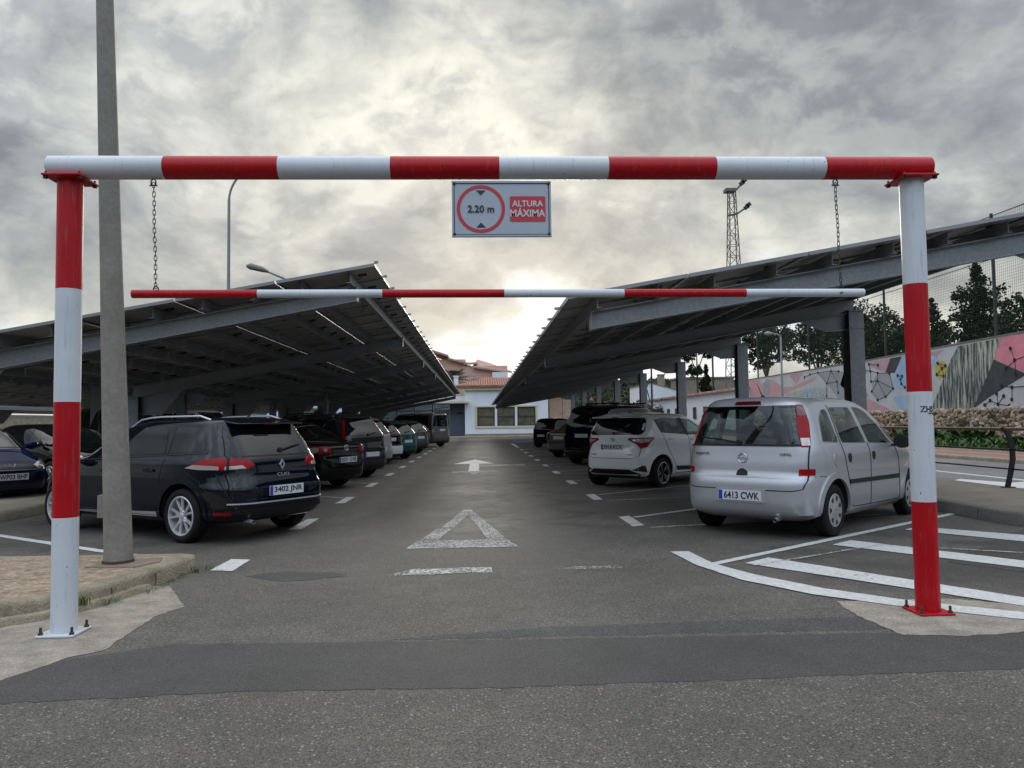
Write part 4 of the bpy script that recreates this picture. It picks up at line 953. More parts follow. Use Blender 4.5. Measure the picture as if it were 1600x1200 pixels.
sheet('concrete_apron', rag([(-9,4.4),(-2.58,4.31),(-2.44,4.68),(-2.29,4.83),(-2.30,5.21),(-2.32,5.64),(-2.22,5.93),(-2.36,6.2),(-2.62,6.7),(-9,7)],.014,.05,5), .003, M['concrete'])
sheet('concrete_apron', rag([(2.60,5.62),(2.55,5.2),(2.60,4.72),(2.97,4.66),(3.42,4.72),(3.9,4.8),(4.0,5.3),(3.42,5.62)],.014,.05,6), .004, M['concrete'])
for i,(pp,mm) in enumerate([([(-2.1,7.05),(-1.8,7.25),(-1.35,7.15),(-1.2,6.95),(-1.5,6.83),(-1.85,6.85)],M['asphalt_new']),([(4.3,7.0),(6.4,8.9),(6.5,6.2),(5.2,5.9)],M['asphalt_new']),([(-2.2,11.0),(-1.9,12.2),(-2.6,12.9),(-3.3,12.2)],M['asphalt_new'])][:2]):
    sheet('repair_patch', rag(pp,.05,.12,20+i), .0025+.0003*i, mm)
# markings
def strip(name, pts, m, z=.0055, w=None, amp=.004, seed=7, lab=None):
    if w:
        L = [Vector(p) for p in pts]; l=[]; r=[]
        for i,p in enumerate(L):
            d = (L[min(i+1,len(L)-1)]-L[max(i-1,0)]).normalized(); n = Vector((-d.y,d.x))*w/2; l.append(tuple(p+n)); r.append(tuple(p-n))
        pts = l+r[::-1]
    return sheet(name, rag(pts,amp,.10,seed), z, m)
strip('painted_line', [(-2.53,7.37),(-2.52,7.97),(-2.31,7.90),(-2.30,7.31)], M['paint_line'])
L_ = [10.63,13.85,17.2,20.6,24.0,27.3,30.6,34,37.3,40.7,44.0]
for i,y in enumerate(L_):
    strip('painted_line', [(-2.47,y-.56),(-2.47,y+.56),(-2.31,y+.60),(-2.31,y-.52)], M['paint_line'], seed=i)
Rr = [10.27,13.6,16.95,20.3,23.6,27.0,30.3,33.6,37.0]
for i,y in enumerate(Rr):
    strip('painted_line', [(1.93,y-.5),(1.93,y+.5),(2.10,y+.6),(2.10,y-.42)], M['paint_line'], seed=i+40)
strip('painted_line', [(1.93,40.5),(1.93,48),(2.10,48),(2.10,40.5)], M['paint_line'])
strip('painted_line', [(-2.47,46),(-2.47,50),(-2.31,50),(-2.31,46)], M['paint_line'])
for i,y in enumerate(L_[:9]):
    c,s_ = math.cos(R(144)), math.sin(R(144)); strip('bay_line', [(-2.5,y+.42),(-2.5+4.9*c,y+.42+4.9*s_)], M['paint_bay'], w=.085, seed=i)
for i,y in enumerate(Rr):
    c,s_ = math.cos(R(37.5)), math.sin(R(37.5)); strip('bay_line', [(2.13,y+.42),(2.13+5.0*c,y+.42+5.0*s_)], M['paint_bay'] if i else M['paint_line'], w=.09, seed=i+60)
for i,y in enumerate(Rr[:6]):   # ghost of an older layout
    strip('bay_line', [(2.13,y-.62),(2.13+4.4*.97,y-.62+4.4*.24)], M['paint_worn'], w=.07, seed=i+80)
strip('bay_line', [(-6.6,10.45),(-4.1,8.63),(-3.0,7.9)], M['paint_bright'], w=.11)
strip('bay_line', [(2.16,7.15),(6.53,10.43)], M['paint_bright'], w=.10, z=.0065)
strip('edge_line', [(1.93,7.85),(2.12,7.85),(2.17,7.15),(2.36,6.62),(2.7,6.02),(3.12,5.58),(3.7,5.16),(5.2,4.55),(5.1,4.4),(3.6,4.96),(2.98,5.40),(2.52,5.84),(2.17,6.42),(1.99,7.1)], M['paint_bright'], z=.0085)
for i,h in enumerate([[(2.46,7.15),(2.78,7.41),(4.0,5.58),(4.9,4.25),(4.6,4.15),(3.82,5.34)],[(3.72,8.07),(4.05,8.34),(5.01,6.98),(6.2,5.1),(5.85,5.0),(4.78,6.66)],[(5.05,9.03),(5.34,9.25),(6.12,8.42),(7.4,6.3),(7.0,6.1),(5.80,8.0)]]):
    strip('hatched_stripe', h, M['paint_bright'], z=.0075, seed=i)
strip('bay_line', [(2.5,7.02),(4.2,8.0),(4.0,7.3)][:2]+[(5.4,7.3)], M['paint_worn'], w=.05, z=.0105)
# give-way triangle, stop bar and a double headed arrow, all worn
tri_o = [(-.80,8.35),(.40,8.35),(-.20,12.0)]; 
def bar(a, c, w, m, seed, z=.0056): strip('worn_marking', [a,c], m, w=w, seed=seed, amp=.015, z=z)
strip('worn_marking', [(-.80,8.38),(.40,8.38),(.30,8.92),(-.72,8.92)], M['paint_tri'], seed=1, amp=.02); strip('worn_marking', [(-.70,8.93),(-.50,8.93),(-.36,9.9),(-.56,9.9)], M['paint_tri'], seed=2); strip('worn_marking', [(-.50,10.0),(-.34,10.0),(-.18,11.3),(-.18,12.0),(-.26,12.0)], M['paint_tri'], seed=12); strip('worn_marking', [(.08,8.93),(.30,8.93),(-.14,12.0),(-.175,12.0),(-.175,11.3)], M['paint_tri'], seed=3)
strip('worn_marking', [(-.82,6.95),(.10,6.98),(.10,7.22),(-.62,7.22)], M['paint_worn'], seed=4, amp=.02)
strip('worn_marking', [(.70,7.05),(1.30,7.05),(1.30,7.18),(.70,7.18)], worn_paint('ghost_paint',(.5,.5,.47),(.06,.06,.055),.66), seed=5)
strip('direction_arrow', [(-.32,21.3),(-.02,21.3),(-.02,25.2),(.45,25.2),(-.18,28.2),(-.85,25.2),(-.32,25.2)], worn_paint('arrow_paint',(.72,.72,.70),(.06,.06,.055),.42), seed=6, amp=.01)
strip('worn_marking', [(-.75,20.9),(-.3,20.9),(-.17,20.0),(-.02,20.9),(.5,20.9),(.5,21.6),(-.75,21.4)], M['paint_worn'], seed=8, amp=.02)
strip('worn_marking', [(.0,23.6),(1.4,23.4),(1.4,24.6),(.0,24.8)], M['paint_worn'], seed=9, amp=.03)
strip('disabled_bay_paint', [(2.3,50.5),(7.0,50.5),(7.0,56.0),(2.3,56.0)], mat('blue_bay_paint',(.13,.19,.38),.8,noise=.25,nscale=1.5), seed=9)

# ------------------------------------------------------------------ raised pavements with kerbs
def raised(name, outline, h, top, side, bev=.035, z0=0, kind='structure', joints=None):
    n = len(outline); b = MB(); P = [Vector(p) for p in outline]
    area = sum(P[i].x*P[(i+1)%n].y-P[(i+1)%n].x*P[i].y for i in range(n))
    if area < 0: P = P[::-1]
    def inset(d):
        out = []
        for i in range(n):
            a = (P[i]-P[i-1]).normalized(); c = (P[(i+1)%n]-P[i]).normalized()
            na = Vector((-a.y,a.x)); nc = Vector((-c.y,c.x)); m_ = (na+nc); m_ = m_/max(m_.dot(na),.3) if m_.length>1e-4 else na
            out.append(P[i]+m_*d)
        return out
    lv = [(P,z0),(inset(.012),h-bev),(inset(.012+bev*.35),h-bev*.35),(inset(.012+bev),h),(inset(.17),h+.002)]
    V = [[b.bm.verts.new((p.x,p.y,z)) for p in q] for q,z in lv]
    for k,(A,B) in enumerate(zip(V,V[1:])):
        for i in range(n): b.face([A[i],A[(i+1)%n],B[(i+1)%n],B[i]], 1)
    b.face(V[-1], 0)
    o = b.build(name, [top,side]); tag(o, kind=kind)
    for p in o.data.polygons: p.use_smooth = p.material_index==1
    o.data.set_sharp_from_angle(angle=R(50))
    return o
isl = [(-9,5.35),(-3.3,5.50),(-3.13,5.65),(-2.98,5.88),(-2.89,6.07),(-2.81,6.43),(-2.73,7.01),(-2.66,7.40),(-2.70,7.52),(-2.85,7.58),(-4.5,7.62),(-9,7.7)]
raised('pavement_island', isl, .14, M['pavement'], M['kerb'])
base = [(-9,5.28),(-3.28,5.43),(-3.09,5.58),(-2.93,5.83),(-2.84,6.04),(-2.76,6.42),(-2.72,6.6),(-3.1,6.5),(-3.3,5.9),(-9,5.8)]
raised('kerb_base', base, .055, M['kerb'], M['kerb'], bev=.02)
def kerb_joint(A, B, t_, h, m):
    """thin mortar joint across a kerb stone, just proud of the face"""
    A,B = Vector(A),Vector(B); c = A.lerp(B,t_); d = (B-A).normalized(); n = Vector((d.y,-d.x)); c = c-n*.075
    o = MB().box((0,0,h/2+.001),(.1515,.006,h*.86)).box((-.035,0,h*.63),(.13,.006,h*1.262)).build('kerb_joint', m); o.location = (c.x,c.y,0); o.rotation_euler = (0,0,math.atan2(n.y,n.x)); tag(o,kind='structure')
KJ = mat('kerb_joint_dark',(.11,.095,.07),.95)
for i,t_ in ((4,.3),(5,.55),(2,.5),(0,.8),(0,.62),(0,.44)): kerb_joint(isl[i],isl[i+1],t_,.112,KJ)
MB().prism([(-3.42,6.86),(-3.28,7.20),(-2.92,7.26),(-2.86,7.06),(-2.98,6.82)], .1425, .150).build('footing_slab', mat('footing_concrete',(.22,.17,.13),.9,noise=.2,nscale=9,bump=.5))['kind'] = 'structure'
raised('median_pavement', [(-8.95,11.4),(-7.15,11.4),(-6.95,11.7),(-6.95,62),(-8.95,62)], .13, M['pavement_tan'], M['kerb'])
raised('side_pavement', [(6.62,9.0),(6.72,8.85),(8.8,8.2),(8.85,8.4),(8.85,62),(6.52,62),(6.52,9.4)], .16, M['pavement_grey'], M['kerb_grey'])
for k in range(24): kerb_joint((6.52,40),(6.52,9.4),1-(.5+1.02*k)/30.6,.1292,KJ)
sheet('road_beyond', [(8.85,-12),(14.9,-12),(14.9,120),(8.85,120)], .004, M['asphalt_road'])
strip('road_line', [(11.25,6),(11.25,80)], M['paint_bright'], w=.16)
strip('road_arrow', [(10.25,16.1),(10.6,15.0),(11.0,15.15),(10.4,13.4),(9.5,14.4),(9.95,14.6),(9.7,15.6)], M['paint_bright'], seed=2)
raised('far_kerb', [(14.9,-12),(15.3,-12),(15.3,120),(14.9,120)], .12, M['kerb'], M['kerb'])
sheet('cycle_path', [(15.3,-12),(17.5,-12),(17.5,120),(15.3,120)], .118, M['path_red'])
raised('path_edging', [(17.5,-12),(17.75,-12),(17.75,120),(17.5,120)], .15, M['kerb'], M['kerb'])
sheet('path_line', [(16.5,-12),(16.58,-12),(16.58,120),(16.5,120)], .123, M['paint_line'])
b = MB(); b.poly([(17.75,-12,.12),(20.1,-12,.3),(20.1,120,.3),(17.75,120,.12)]); tag(b.build('verge', mat('verge_soil',(.07,.075,.035),.95,noise=.4,nscale=1.5)), kind='structure')
raised('building_kerb', [(-14,66.2),(8.5,67.2),(8.5,69),(-14,69)], .14, M['pavement_tan'], M['kerb'])

# grass and weeds
def tufts(name, spots, m, blade=(.05,.16), n=18, w=.012, spread=.06):
    b = MB(); rd = random.Random(5)
    for (x,y,z,s_) in spots:
        for k in range(n):
            a = rd.uniform(0,2*PI); l = rd.uniform(*blade)*s_; px = x+rd.gauss(0,spread); py = y+rd.gauss(0,spread); t_ = rd.uniform(.3,1.1)*l
            d = Vector((math.cos(a),math.sin(a),0)); s2 = Vector((-d.y,d.x,0))*w*s_*.5; P = Vector((px,py,z))
            q = P+d*t_*.4+Vector((0,0,l*.7)); e = P+d*t_+Vector((0,0,l))
            b.poly([P-s2,P+s2,q+s2*1.2,q-s2*1.2]); b.poly([q-s2*1.2,q+s2*1.2,e])
    return b.build(name, m)
GRASS = mat('weed_green',(.055,.10,.02),.75,col2=(.11,.16,.04),nscale=3)
GRASSD = mat('verge_green',(.03,.075,.015),.8,col2=(.07,.13,.03),nscale=1.2)
rd = random.Random(9)
sp = [(-2.69+rd.uniform(-.02,.04),6.4+i*.045,.005,rd.uniform(.08,.24)) for i in range(20)]+[(-2.9+rd.gauss(0,.015),5.78+rd.gauss(0,.02),.06,.6) for i in range(3)]+[(-2.82,6.02,.01,.4),(-2.79,6.12,.01,.3),(-2.64,7.3,.0,.5),(-2.55,7.42,.0,.45)]
tag(tufts('kerbside_weeds', sp, GRASS, n=14, spread=.02), 'small green weeds growing along the foot of the kerb', 'weeds', kind='stuff')
sp = []
for i in range(1700):
    y = 22+rd.random()**1.2*42; x = rd.uniform(17.8,19.9); hgt = rd.uniform(.5,1.6)*(1.5 if 29<y<34 and x>18.8 else .8)
    sp.append((x,y,.12+.08*(x-17.75),hgt*1.5))
tag(tufts('grass_verge', sp, GRASSD, n=7, w=.05, spread=.12, blade=(.08,.2)), 'green grass and weeds along the foot of the rubble wall', 'grass', kind='stuff')

# ------------------------------------------------------------------ height gate
def cyl_bands(name, p0, p1, r, cuts, cols, parent=None, n=40, endcap=True, bumps=0):
    """a painted tube, colour changes at the given distances along it"""
    p0,p1 = Vector(p0),Vector(p1); L = (p1-p0).length; d = (p1-p0)/L; b = MB()
    cs = [0]+cuts+[L]
    for i in range(len(cs)-1):
        b.tube([p0+d*cs[i], p0+d*cs[i+1]], r, n, cap=False, mi=cols[i])
    b.tube([p0-d*.001,p0+d*.004], r*.995, n, mi=cols[0]); b.tube([p1-d*.004,p1+d*.001], r*.995, n, mi=cols[-1])
    bmesh.ops.remove_doubles(b.bm, verts=b.bm.verts, dist=.0002)
    return b.build(name, [M['white_paint'],M['red_paint']], parent, 40)
gate = thing('height_gate','red and white banded steel height gate spanning the car park entrance','height gate',(.165,5.25,0))
gate['label'] = 'red and white banded steel height gate spanning the car park entrance'
def local(o): o.location = o.location - Vector((.165,5.25,0)); return o
ZW,ZR = 0,1
pl = cyl_bands('post',(-2.743,5.25,.012),(-2.743,5.25,3.018),.08,[.75,1.51,2.265],[0,1,0,1],gate); local(pl); pl['label']='left post, white at the foot and red at the top'
pr = cyl_bands('post',(3.077,5.25,.012),(3.077,5.25,3.018),.08,[.75,1.51,2.265],[1,0,1,0],gate); local(pr); pr['label']='right post, red at the foot and white at the top'
cb = [.764,1.53,2.288,3.033,3.788,4.542,5.315]
local(cyl_bands('crossbeam',(-2.876,5.25,3.109),(3.206,5.25,3.109),.0785,cb,[0,1,0,1,0,1,0,1],gate))
for x,ms,mt in ((-2.743,M['white_paint'],M['red_paint']),(3.077,M['red_paint'],M['red_paint'])):
    for nm,z,m_ in (('base_plate',.012,ms),('top_plate',3.025,mt)):
        sz = .235 if nm=='base_plate' else .26
        o = MB().box((0,0,0),(sz*(.95 if z>1 else 1.02),sz*(1.05 if z>1 else 1.05),.014)).build(nm,m_,gate); o.location=(x,5.25,z); local(o)
        bv = o.modifiers.new('b','BEVEL'); bv.width=.003
        for sx in (-1,1):
            for sy in (-1,1):
                q = MB().lathe([(.016,0),(.016,.014),(.009,.015),(.009,.045 if z<1 else .02),(.006,.048)],n=8).build('bolt',M['rust'],o); q.location=(sx*sz*.42,sy*sz*.40,.006)
                if z>1:
                    q.location.z = -.022
# graffiti tag on the right post, wrapped on the tube
def wrap_text(txt, size, x, y, r, z, ang, m, parent):
    me = text_mesh(txt, size, .0006, squeeze=.9)
    for v in me.vertices:
        a = ang+v.co.x/r; zz = v.co.y; k = r+.0012+v.co.z
        v.co = Vector((x+k*math.sin(a), y-k*math.cos(a), z+zz))
    me.materials.append(m); return link('graffiti', me, parent)
g1 = wrap_text('ZHS', .044, 3.077,5.25,.08,1.40,.08,K_INK,gate); local(g1)
g2 = MB().tube([(3.09,5.168,1.375),(3.105,5.173,1.368),(3.12,5.181,1.376),(3.13,5.187,1.362)],.0035,5).build('graffiti',K_INK,gate); local(g2)
# chain hung swing bar: moves on its own
swing = thing('swing_bar','thin red and white hanging clearance bar swinging on two chains under the gate','clearance bar',(.19,5.25,0))
o = cyl_bands('bar',(-2.325,5.25,2.245),(2.702,5.25,2.222),.0285,[.834,1.675,2.506,3.335,4.189],[1,0,1,0,1,0],swing,n=24); o.location=(-.19,-5.25,0)
def chain(x0,z0,x1,z1,name='chain'):
    b = MB(); n = int((z0-z1)/.031)
    for i in range(n):
        f = (i+.5)/n; c = Vector((x0+(x1-x0)*f, 5.25+.004*math.sin(i*.5), z0+(z1-z0)*f)); a = (i%2)*PI/2+.5
        u = Vector((math.cos(a),math.sin(a),0)); P = []
        for k in range(14):
            t_ = 2*PI*k/14; P.append(c+u*.0085*math.cos(t_)+Vector((0,0,.0125*math.sin(t_)+(.008 if math.sin(t_)>0 else -.008))))
        b.tube(P,.0027,5,closed=True)
    # shackles top and bottom
    for (x,z) in ((x0,z0+.012),(x1,z1-.002)):
        b.tube([(x-.014,5.25,z-.03),(x-.016,5.25,z),(x,5.25,z+.018),(x+.016,5.25,z),(x+.014,5.25,z-.03)],.005,6); b.tube([(x-.026,5.25,z-.03),(x+.026,5.25,z-.03)],.005,6)
    o = b.build(name,M['chain'],swing,70); o.location=(-.19,-5.25,0)
chain(-2.193,3.005,-2.17,2.285); chain(2.528,3.005,2.542,2.265)
# the sign
sg = thing('height_limit_sign','grey height limit sign reading 2.20 m ALTURA MAXIMA hung below the beam centre','sign',(.169,5.20,2.806))
W_,H_ = .674,.385
o = MB().box((0,0,0),(W_,.012,H_)).build('sign_panel',mat('sign_grey_face',(.40,.45,.51),.35,coat=.2,noise=.05,nscale=4),sg); bv=o.modifiers.new('b','BEVEL'); bv.width=.004
b = MB()
for (x,z,w,h) in ((0,H_/2-.007,W_,.014),(0,-H_/2+.007,W_,.014)): b.box((x,0,z),(w+.006,.024,h))
for sx in (-1,1): b.box((sx*(W_/2-.004),0,0),(.012,.024,H_-.030))
b.build('sign_frame',mat('sign_frame_grey',(.33,.37,.42),.4,metal=.3),sg)
b = MB()
rr_ = 0.012
for (x0,z0,x1,z1) in ((-W_/2+.012,H_/2-.017,W_/2-.012,H_/2-.017),(-W_/2+.012,-H_/2+.017,W_/2-.012,-H_/2+.017)): b.box(((x0+x1)/2,-.0072,z0),(x1-x0,.002,.004))
for sx in (-1,1): b.box((sx*(W_/2-.014),-.0072,0),(.004,.002,H_-.042))
b.build('black_outline',K_INK,sg)
SR = mat('sign_red',(.50,.025,.04),.4,coat=.2); SI = mat('sign_ink',(.018,.022,.035),.4)
def disc_ring(r0,r1,n=64):
    b = MB(); v=[[b.bm.verts.new((r*math.cos(2*PI*k/n),0,r*math.sin(2*PI*k/n))) for k in range(n)] for r in (r0,r1)]; w=[[b.bm.verts.new((r*math.cos(2*PI*k/n),.002,r*math.sin(2*PI*k/n))) for k in range(n)] for r in (r0,r1)]
    for k in range(n):
        j=(k+1)%n; b.face([v[0][k],v[0][j],v[1][j],v[1][k]]); b.face([v[1][k],v[1][j],w[1][j],w[1][k]]); b.face([v[0][k],v[0][j],w[0][j],w[0][k]])
    return b
o = disc_ring(.142,.165).build('red_ring',SR,sg); o.location=(-.142,-.0085,0)
for s_ in (1,-1):
    b = MB(); b.prism([(-.032,.0),(.032,.0),(0,-.034)],0,.002)
    for v in b.bm.verts: v.co=Vector((v.co.x,-v.co.z,v.co.y*s_))
    o = b.build('arrow_mark',SI,sg); o.location=(-.142,-.0065,s_*.128)
def sign_text(txt,size,x,z,m,sq=1.,bold=.0):
    me = text_mesh(txt,size,.0008,squeeze=sq); me.materials.append(m); o = link('lettering',me,sg); o.location=(x,-.0108,z); o.rotation_euler=(PI/2,0,0); return o
sign_text('2.20 m',.050,-.142,0,SI,.98)
b = MB(); hx,hz = .122,.087
pts = []
for cx,cz,a0 in ((hx-.01,hz-.01,0),(-hx+.01,hz-.01,90),(-hx+.01,-hz+.01,180),(hx-.01,-hz+.01,270)):
    for k in range(5): pts.append((cx+.01*math.cos(R(a0+k*22.5)),cz+.01*math.sin(R(a0+k*22.5))))
b.prism(pts,0,.003)
for v in b.bm.verts: v.co=Vector((v.co.x,-v.co.z,v.co.y))
o = b.build('red_panel',SR,sg); o.location=(.178,-.0062,0)
SWH = mat('sign_white',(.60,.62,.66),.4)
sign_text('ALTURA',.042,.178,.036,SWH,.98); sign_text('M\u00c1XIMA',.050,.178,-.024,SWH,.92)
for sx in (-1,1):
    for sz in (-1,1):
        MB().lathe([(.010,0),(.010,-.006),(.005,-.008)],c=(sx*(W_/2-.014),-.008,sz*(H_/2-.018)),axis='Y',n=10).build('screw',K_INK,sg)

# ------------------------------------------------------------------ lamp posts
lp = thing('street_lamp','thick tapered grey concrete-look lamp post standing on the kerb island','lamp post',(-3.23,7.07,.15))
o = MB().tube([(0,0,-.01),(0,0,.10),(-.001,0,.11),(-.09,0,2.6),(-.18,0,5.15),(-.30,0,8.6)],[.122,.121,.118,.094,.073,.05],36).build('pole',M['lamp_grey'],lp,40)
MB().box((-.128,-.02,.50),(.07,.07,.20)).build('service_box',M['lamp_grey'],lp)
MB().lathe([(.135,-.005),(.13,.02),(.121,.025)],n=32).build('collar',M['rust'],lp,40)
MB().tube([(-.30,0,8.55),(-.3,.1,8.9),(-.3,1.0,9.2)],[.04,.035,.03],12).box((-.3,1.3,9.2),(.25,.6,.09)).build('lamp_head',M['lamp_grey'],lp,40)
def slim_lamp(loc, h, arm, label, r=.06, head=.5, curve=1.):
    t_ = thing('street_lamp',label,'lamp post',loc); ax,ay,rise = arm; n=10; pts=[(0,0,0),(0,0,h*.5),(0,0,h)]
    for i in range(1,n+1):
        a = i/n*PI/2; pts.append((ax*(1-math.cos(a)),ay*(1-math.cos(a)),h+rise*math.sin(a)))
    MB().tube(pts,[r*1.25,r,r*.8]+[r*.65]*n,12).build('pole',M['galv_dark'],t_,50)
    d = Vector((ax,ay,0)).normalized(); e = Vector(pts[-1])
    MB().tube([e-d*.05,e+d*.12,e+d*(head*.6),e+d*head],[r*.8,r*1.7,r*2.2,r*.9],12).build('lamp_head',M['galv_dark'],t_,50)
    return t_
slim_lamp((-14.3,44.5,0),14.3,(1.8,0,2.),'tall thin lamp post with curved arm rising behind the left canopy',.10,.8)
t_ = thing('street_lamp','small lamp head on a bowed arm just above the left canopy edge','lamp post',(-6.0,30.5,0))
MB().tube([(0,0,0),(0,0,4.5),(-.25,0,5.8),(-1.0,0,6.75),(-1.55,0,7.1),(-2.3,0,7.42)],[.09,.07,.06,.055,.05,.045],12).build('pole',M['galv'],t_,50)
MB().tube([(-2.25,0,7.40),(-2.5,0,7.5),(-2.95,0,7.62),(-3.1,0,7.64)],[.05,.11,.13,.06],12).build('lamp_head',M['lamp_grey'],t_,50)
slim_lamp((15.1,37.7,.12),5.3,(-.45,-.1,.15),'small pale street lamp across the road in front of the mural wall',.055,.45)

# lattice floodlight tower
tw = thing('floodlight_tower','tall steel lattice floodlight tower behind the right canopy','tower',(27.2,80,0))
b = MB(); n = 22; Ht = 25.6
def leg(f,sx,sy): w = 1.05*(1-f)+.32*f; return Vector((sx*w,sy*w,Ht*f))
for sx,sy in ((-1,-1),(1,-1),(1,1),(-1,1)): b.tube([leg(0,sx,sy),leg(1,sx,sy)],.055,6)
for i in range(n):
    f0,f1 = i/n,(i+1)/n; Q = [(-1,-1),(1,-1),(1,1),(-1,1)]
    for k in range(4):
        A,B_ = Q[k],Q[(k+1)%4]
        if i%2: A,B_ = B_,A
        b.tube([leg(f0,*A),leg(f1,*B_)],.032,5); b.tube([leg(f1,*A),leg(f1,*B_)],.028,5)
b.build('lattice',M['steel_tower'],tw)
for (z,dx,dz) in ((25.6,1.6,1.5),(23.0,2.2,1.5)):
    o = MB().tube([(-.5,0,z),(.5,0,z+.2),(dx*.7,0,z+dz*.6)],.11,6).build('floodlight_arm',M['steel_tower'],tw)
    for q in (0,.5): MB().box((dx*.7+q*.4,-.1,z+dz*.6+q*.5),(.5,.3,.42),Matrix.Rotation(R(-35),3,'Y')).build('floodlight',M['frame_dark'],o)
MB().box((-.2,0,25.7),(1.1,1.0,.35)).build('top_platform',M['steel_tower'],tw)
# two thin dark poles beyond the canopy
for (x,y,h,lb) in ((22.2,72,9.,'plain dark pole between the canopy columns, right of the pine'),(16.4,72.4,7.5,'thin dark pole with a looped cable beside the white gable house')):
    q = thing('utility_pole',lb,'pole',(x,y,0)); MB().tube([(0,0,0),(0,0,h)],[.11,.08],10).build('pole',M['post_green'],q,60)
    if h<8: MB().tube([(0,0,5.6),(-.5,0,4.4),(-.2,0,3.2),(.6,0,3.1),(.9,0,3.4)],.05,6).build('cable',M['cable'],q)
# ------------------------------------------------------------------ solar canopies
def backsheet():
    m,t,b = newmat('solar_panel_backsheet')
    g = t.n('TexCoord').outputs['Object']; s = t.n('SeparateXYZ'); t.L.new(g, s.inputs[0])
    def grid(v, p): return t.math('ABSOLUTE', t.math('SUBTRACT', t.math('FRACT', t.math('DIVIDE', v, p)), .5))
    ln = t.math('MAXIMUM', t.ss(grid(s.outputs[0],.16), .44,.47), t.ss(grid(s.outputs[1],.16), .44,.47))
    oi = t.n('ObjectInfo').outputs['Random']
    n = t.noise(t.n('NewGeometry').outputs['Position'], .9, 5, .65)
    c = t.mix(t.ss(n,.3,.7), (.42,.40,.36), (.56,.54,.49))
    c = t.mix(t.math('MULTIPLY', t.ss(oi,.3,.9), .45), c, (.20,.20,.185))
    c = t.mix(t.math('MULTIPLY', ln, .25), c, (.33,.33,.31))
    t.put(b.inputs['Base Color'], c); b.inputs['Roughness'].default_value = .42
    return m
M['backsheet'] = backsheet()
BLUEGREY = mat('dark_module_frame',(.30,.31,.33),.4,metal=.7)
def panel_mesh(lx, ly):
    """module: glass face up, pale backsheet down, aluminium frame, junction box; local x across the slope"""
    b = MB(); b.box((0,0,.012),(lx-.03,ly-.03,.008),mi=0); b.box((0,0,.004),(lx-.03,ly-.03,.005),mi=1)
    for sy in (-1,1): b.box((0,sy*(ly/2-.009),0),(lx,.018,.042),mi=2)
    for sx in (-1,1): b.box((sx*(lx/2-.009),0,0),(.018,ly-.036,.042),mi=2)
    b.box((lx*.32,0,-.008),(.12,.10,.022),mi=3); b.tube([(lx*.32,.05,-.01),(lx*.2,ly*.3,-.03),(0,ly*.48,-.02)],.005,4,mi=3)
    return b.mesh('solar_panel',[M['cell'],M['backsheet'],BLUEGREY,M['black_plastic']])
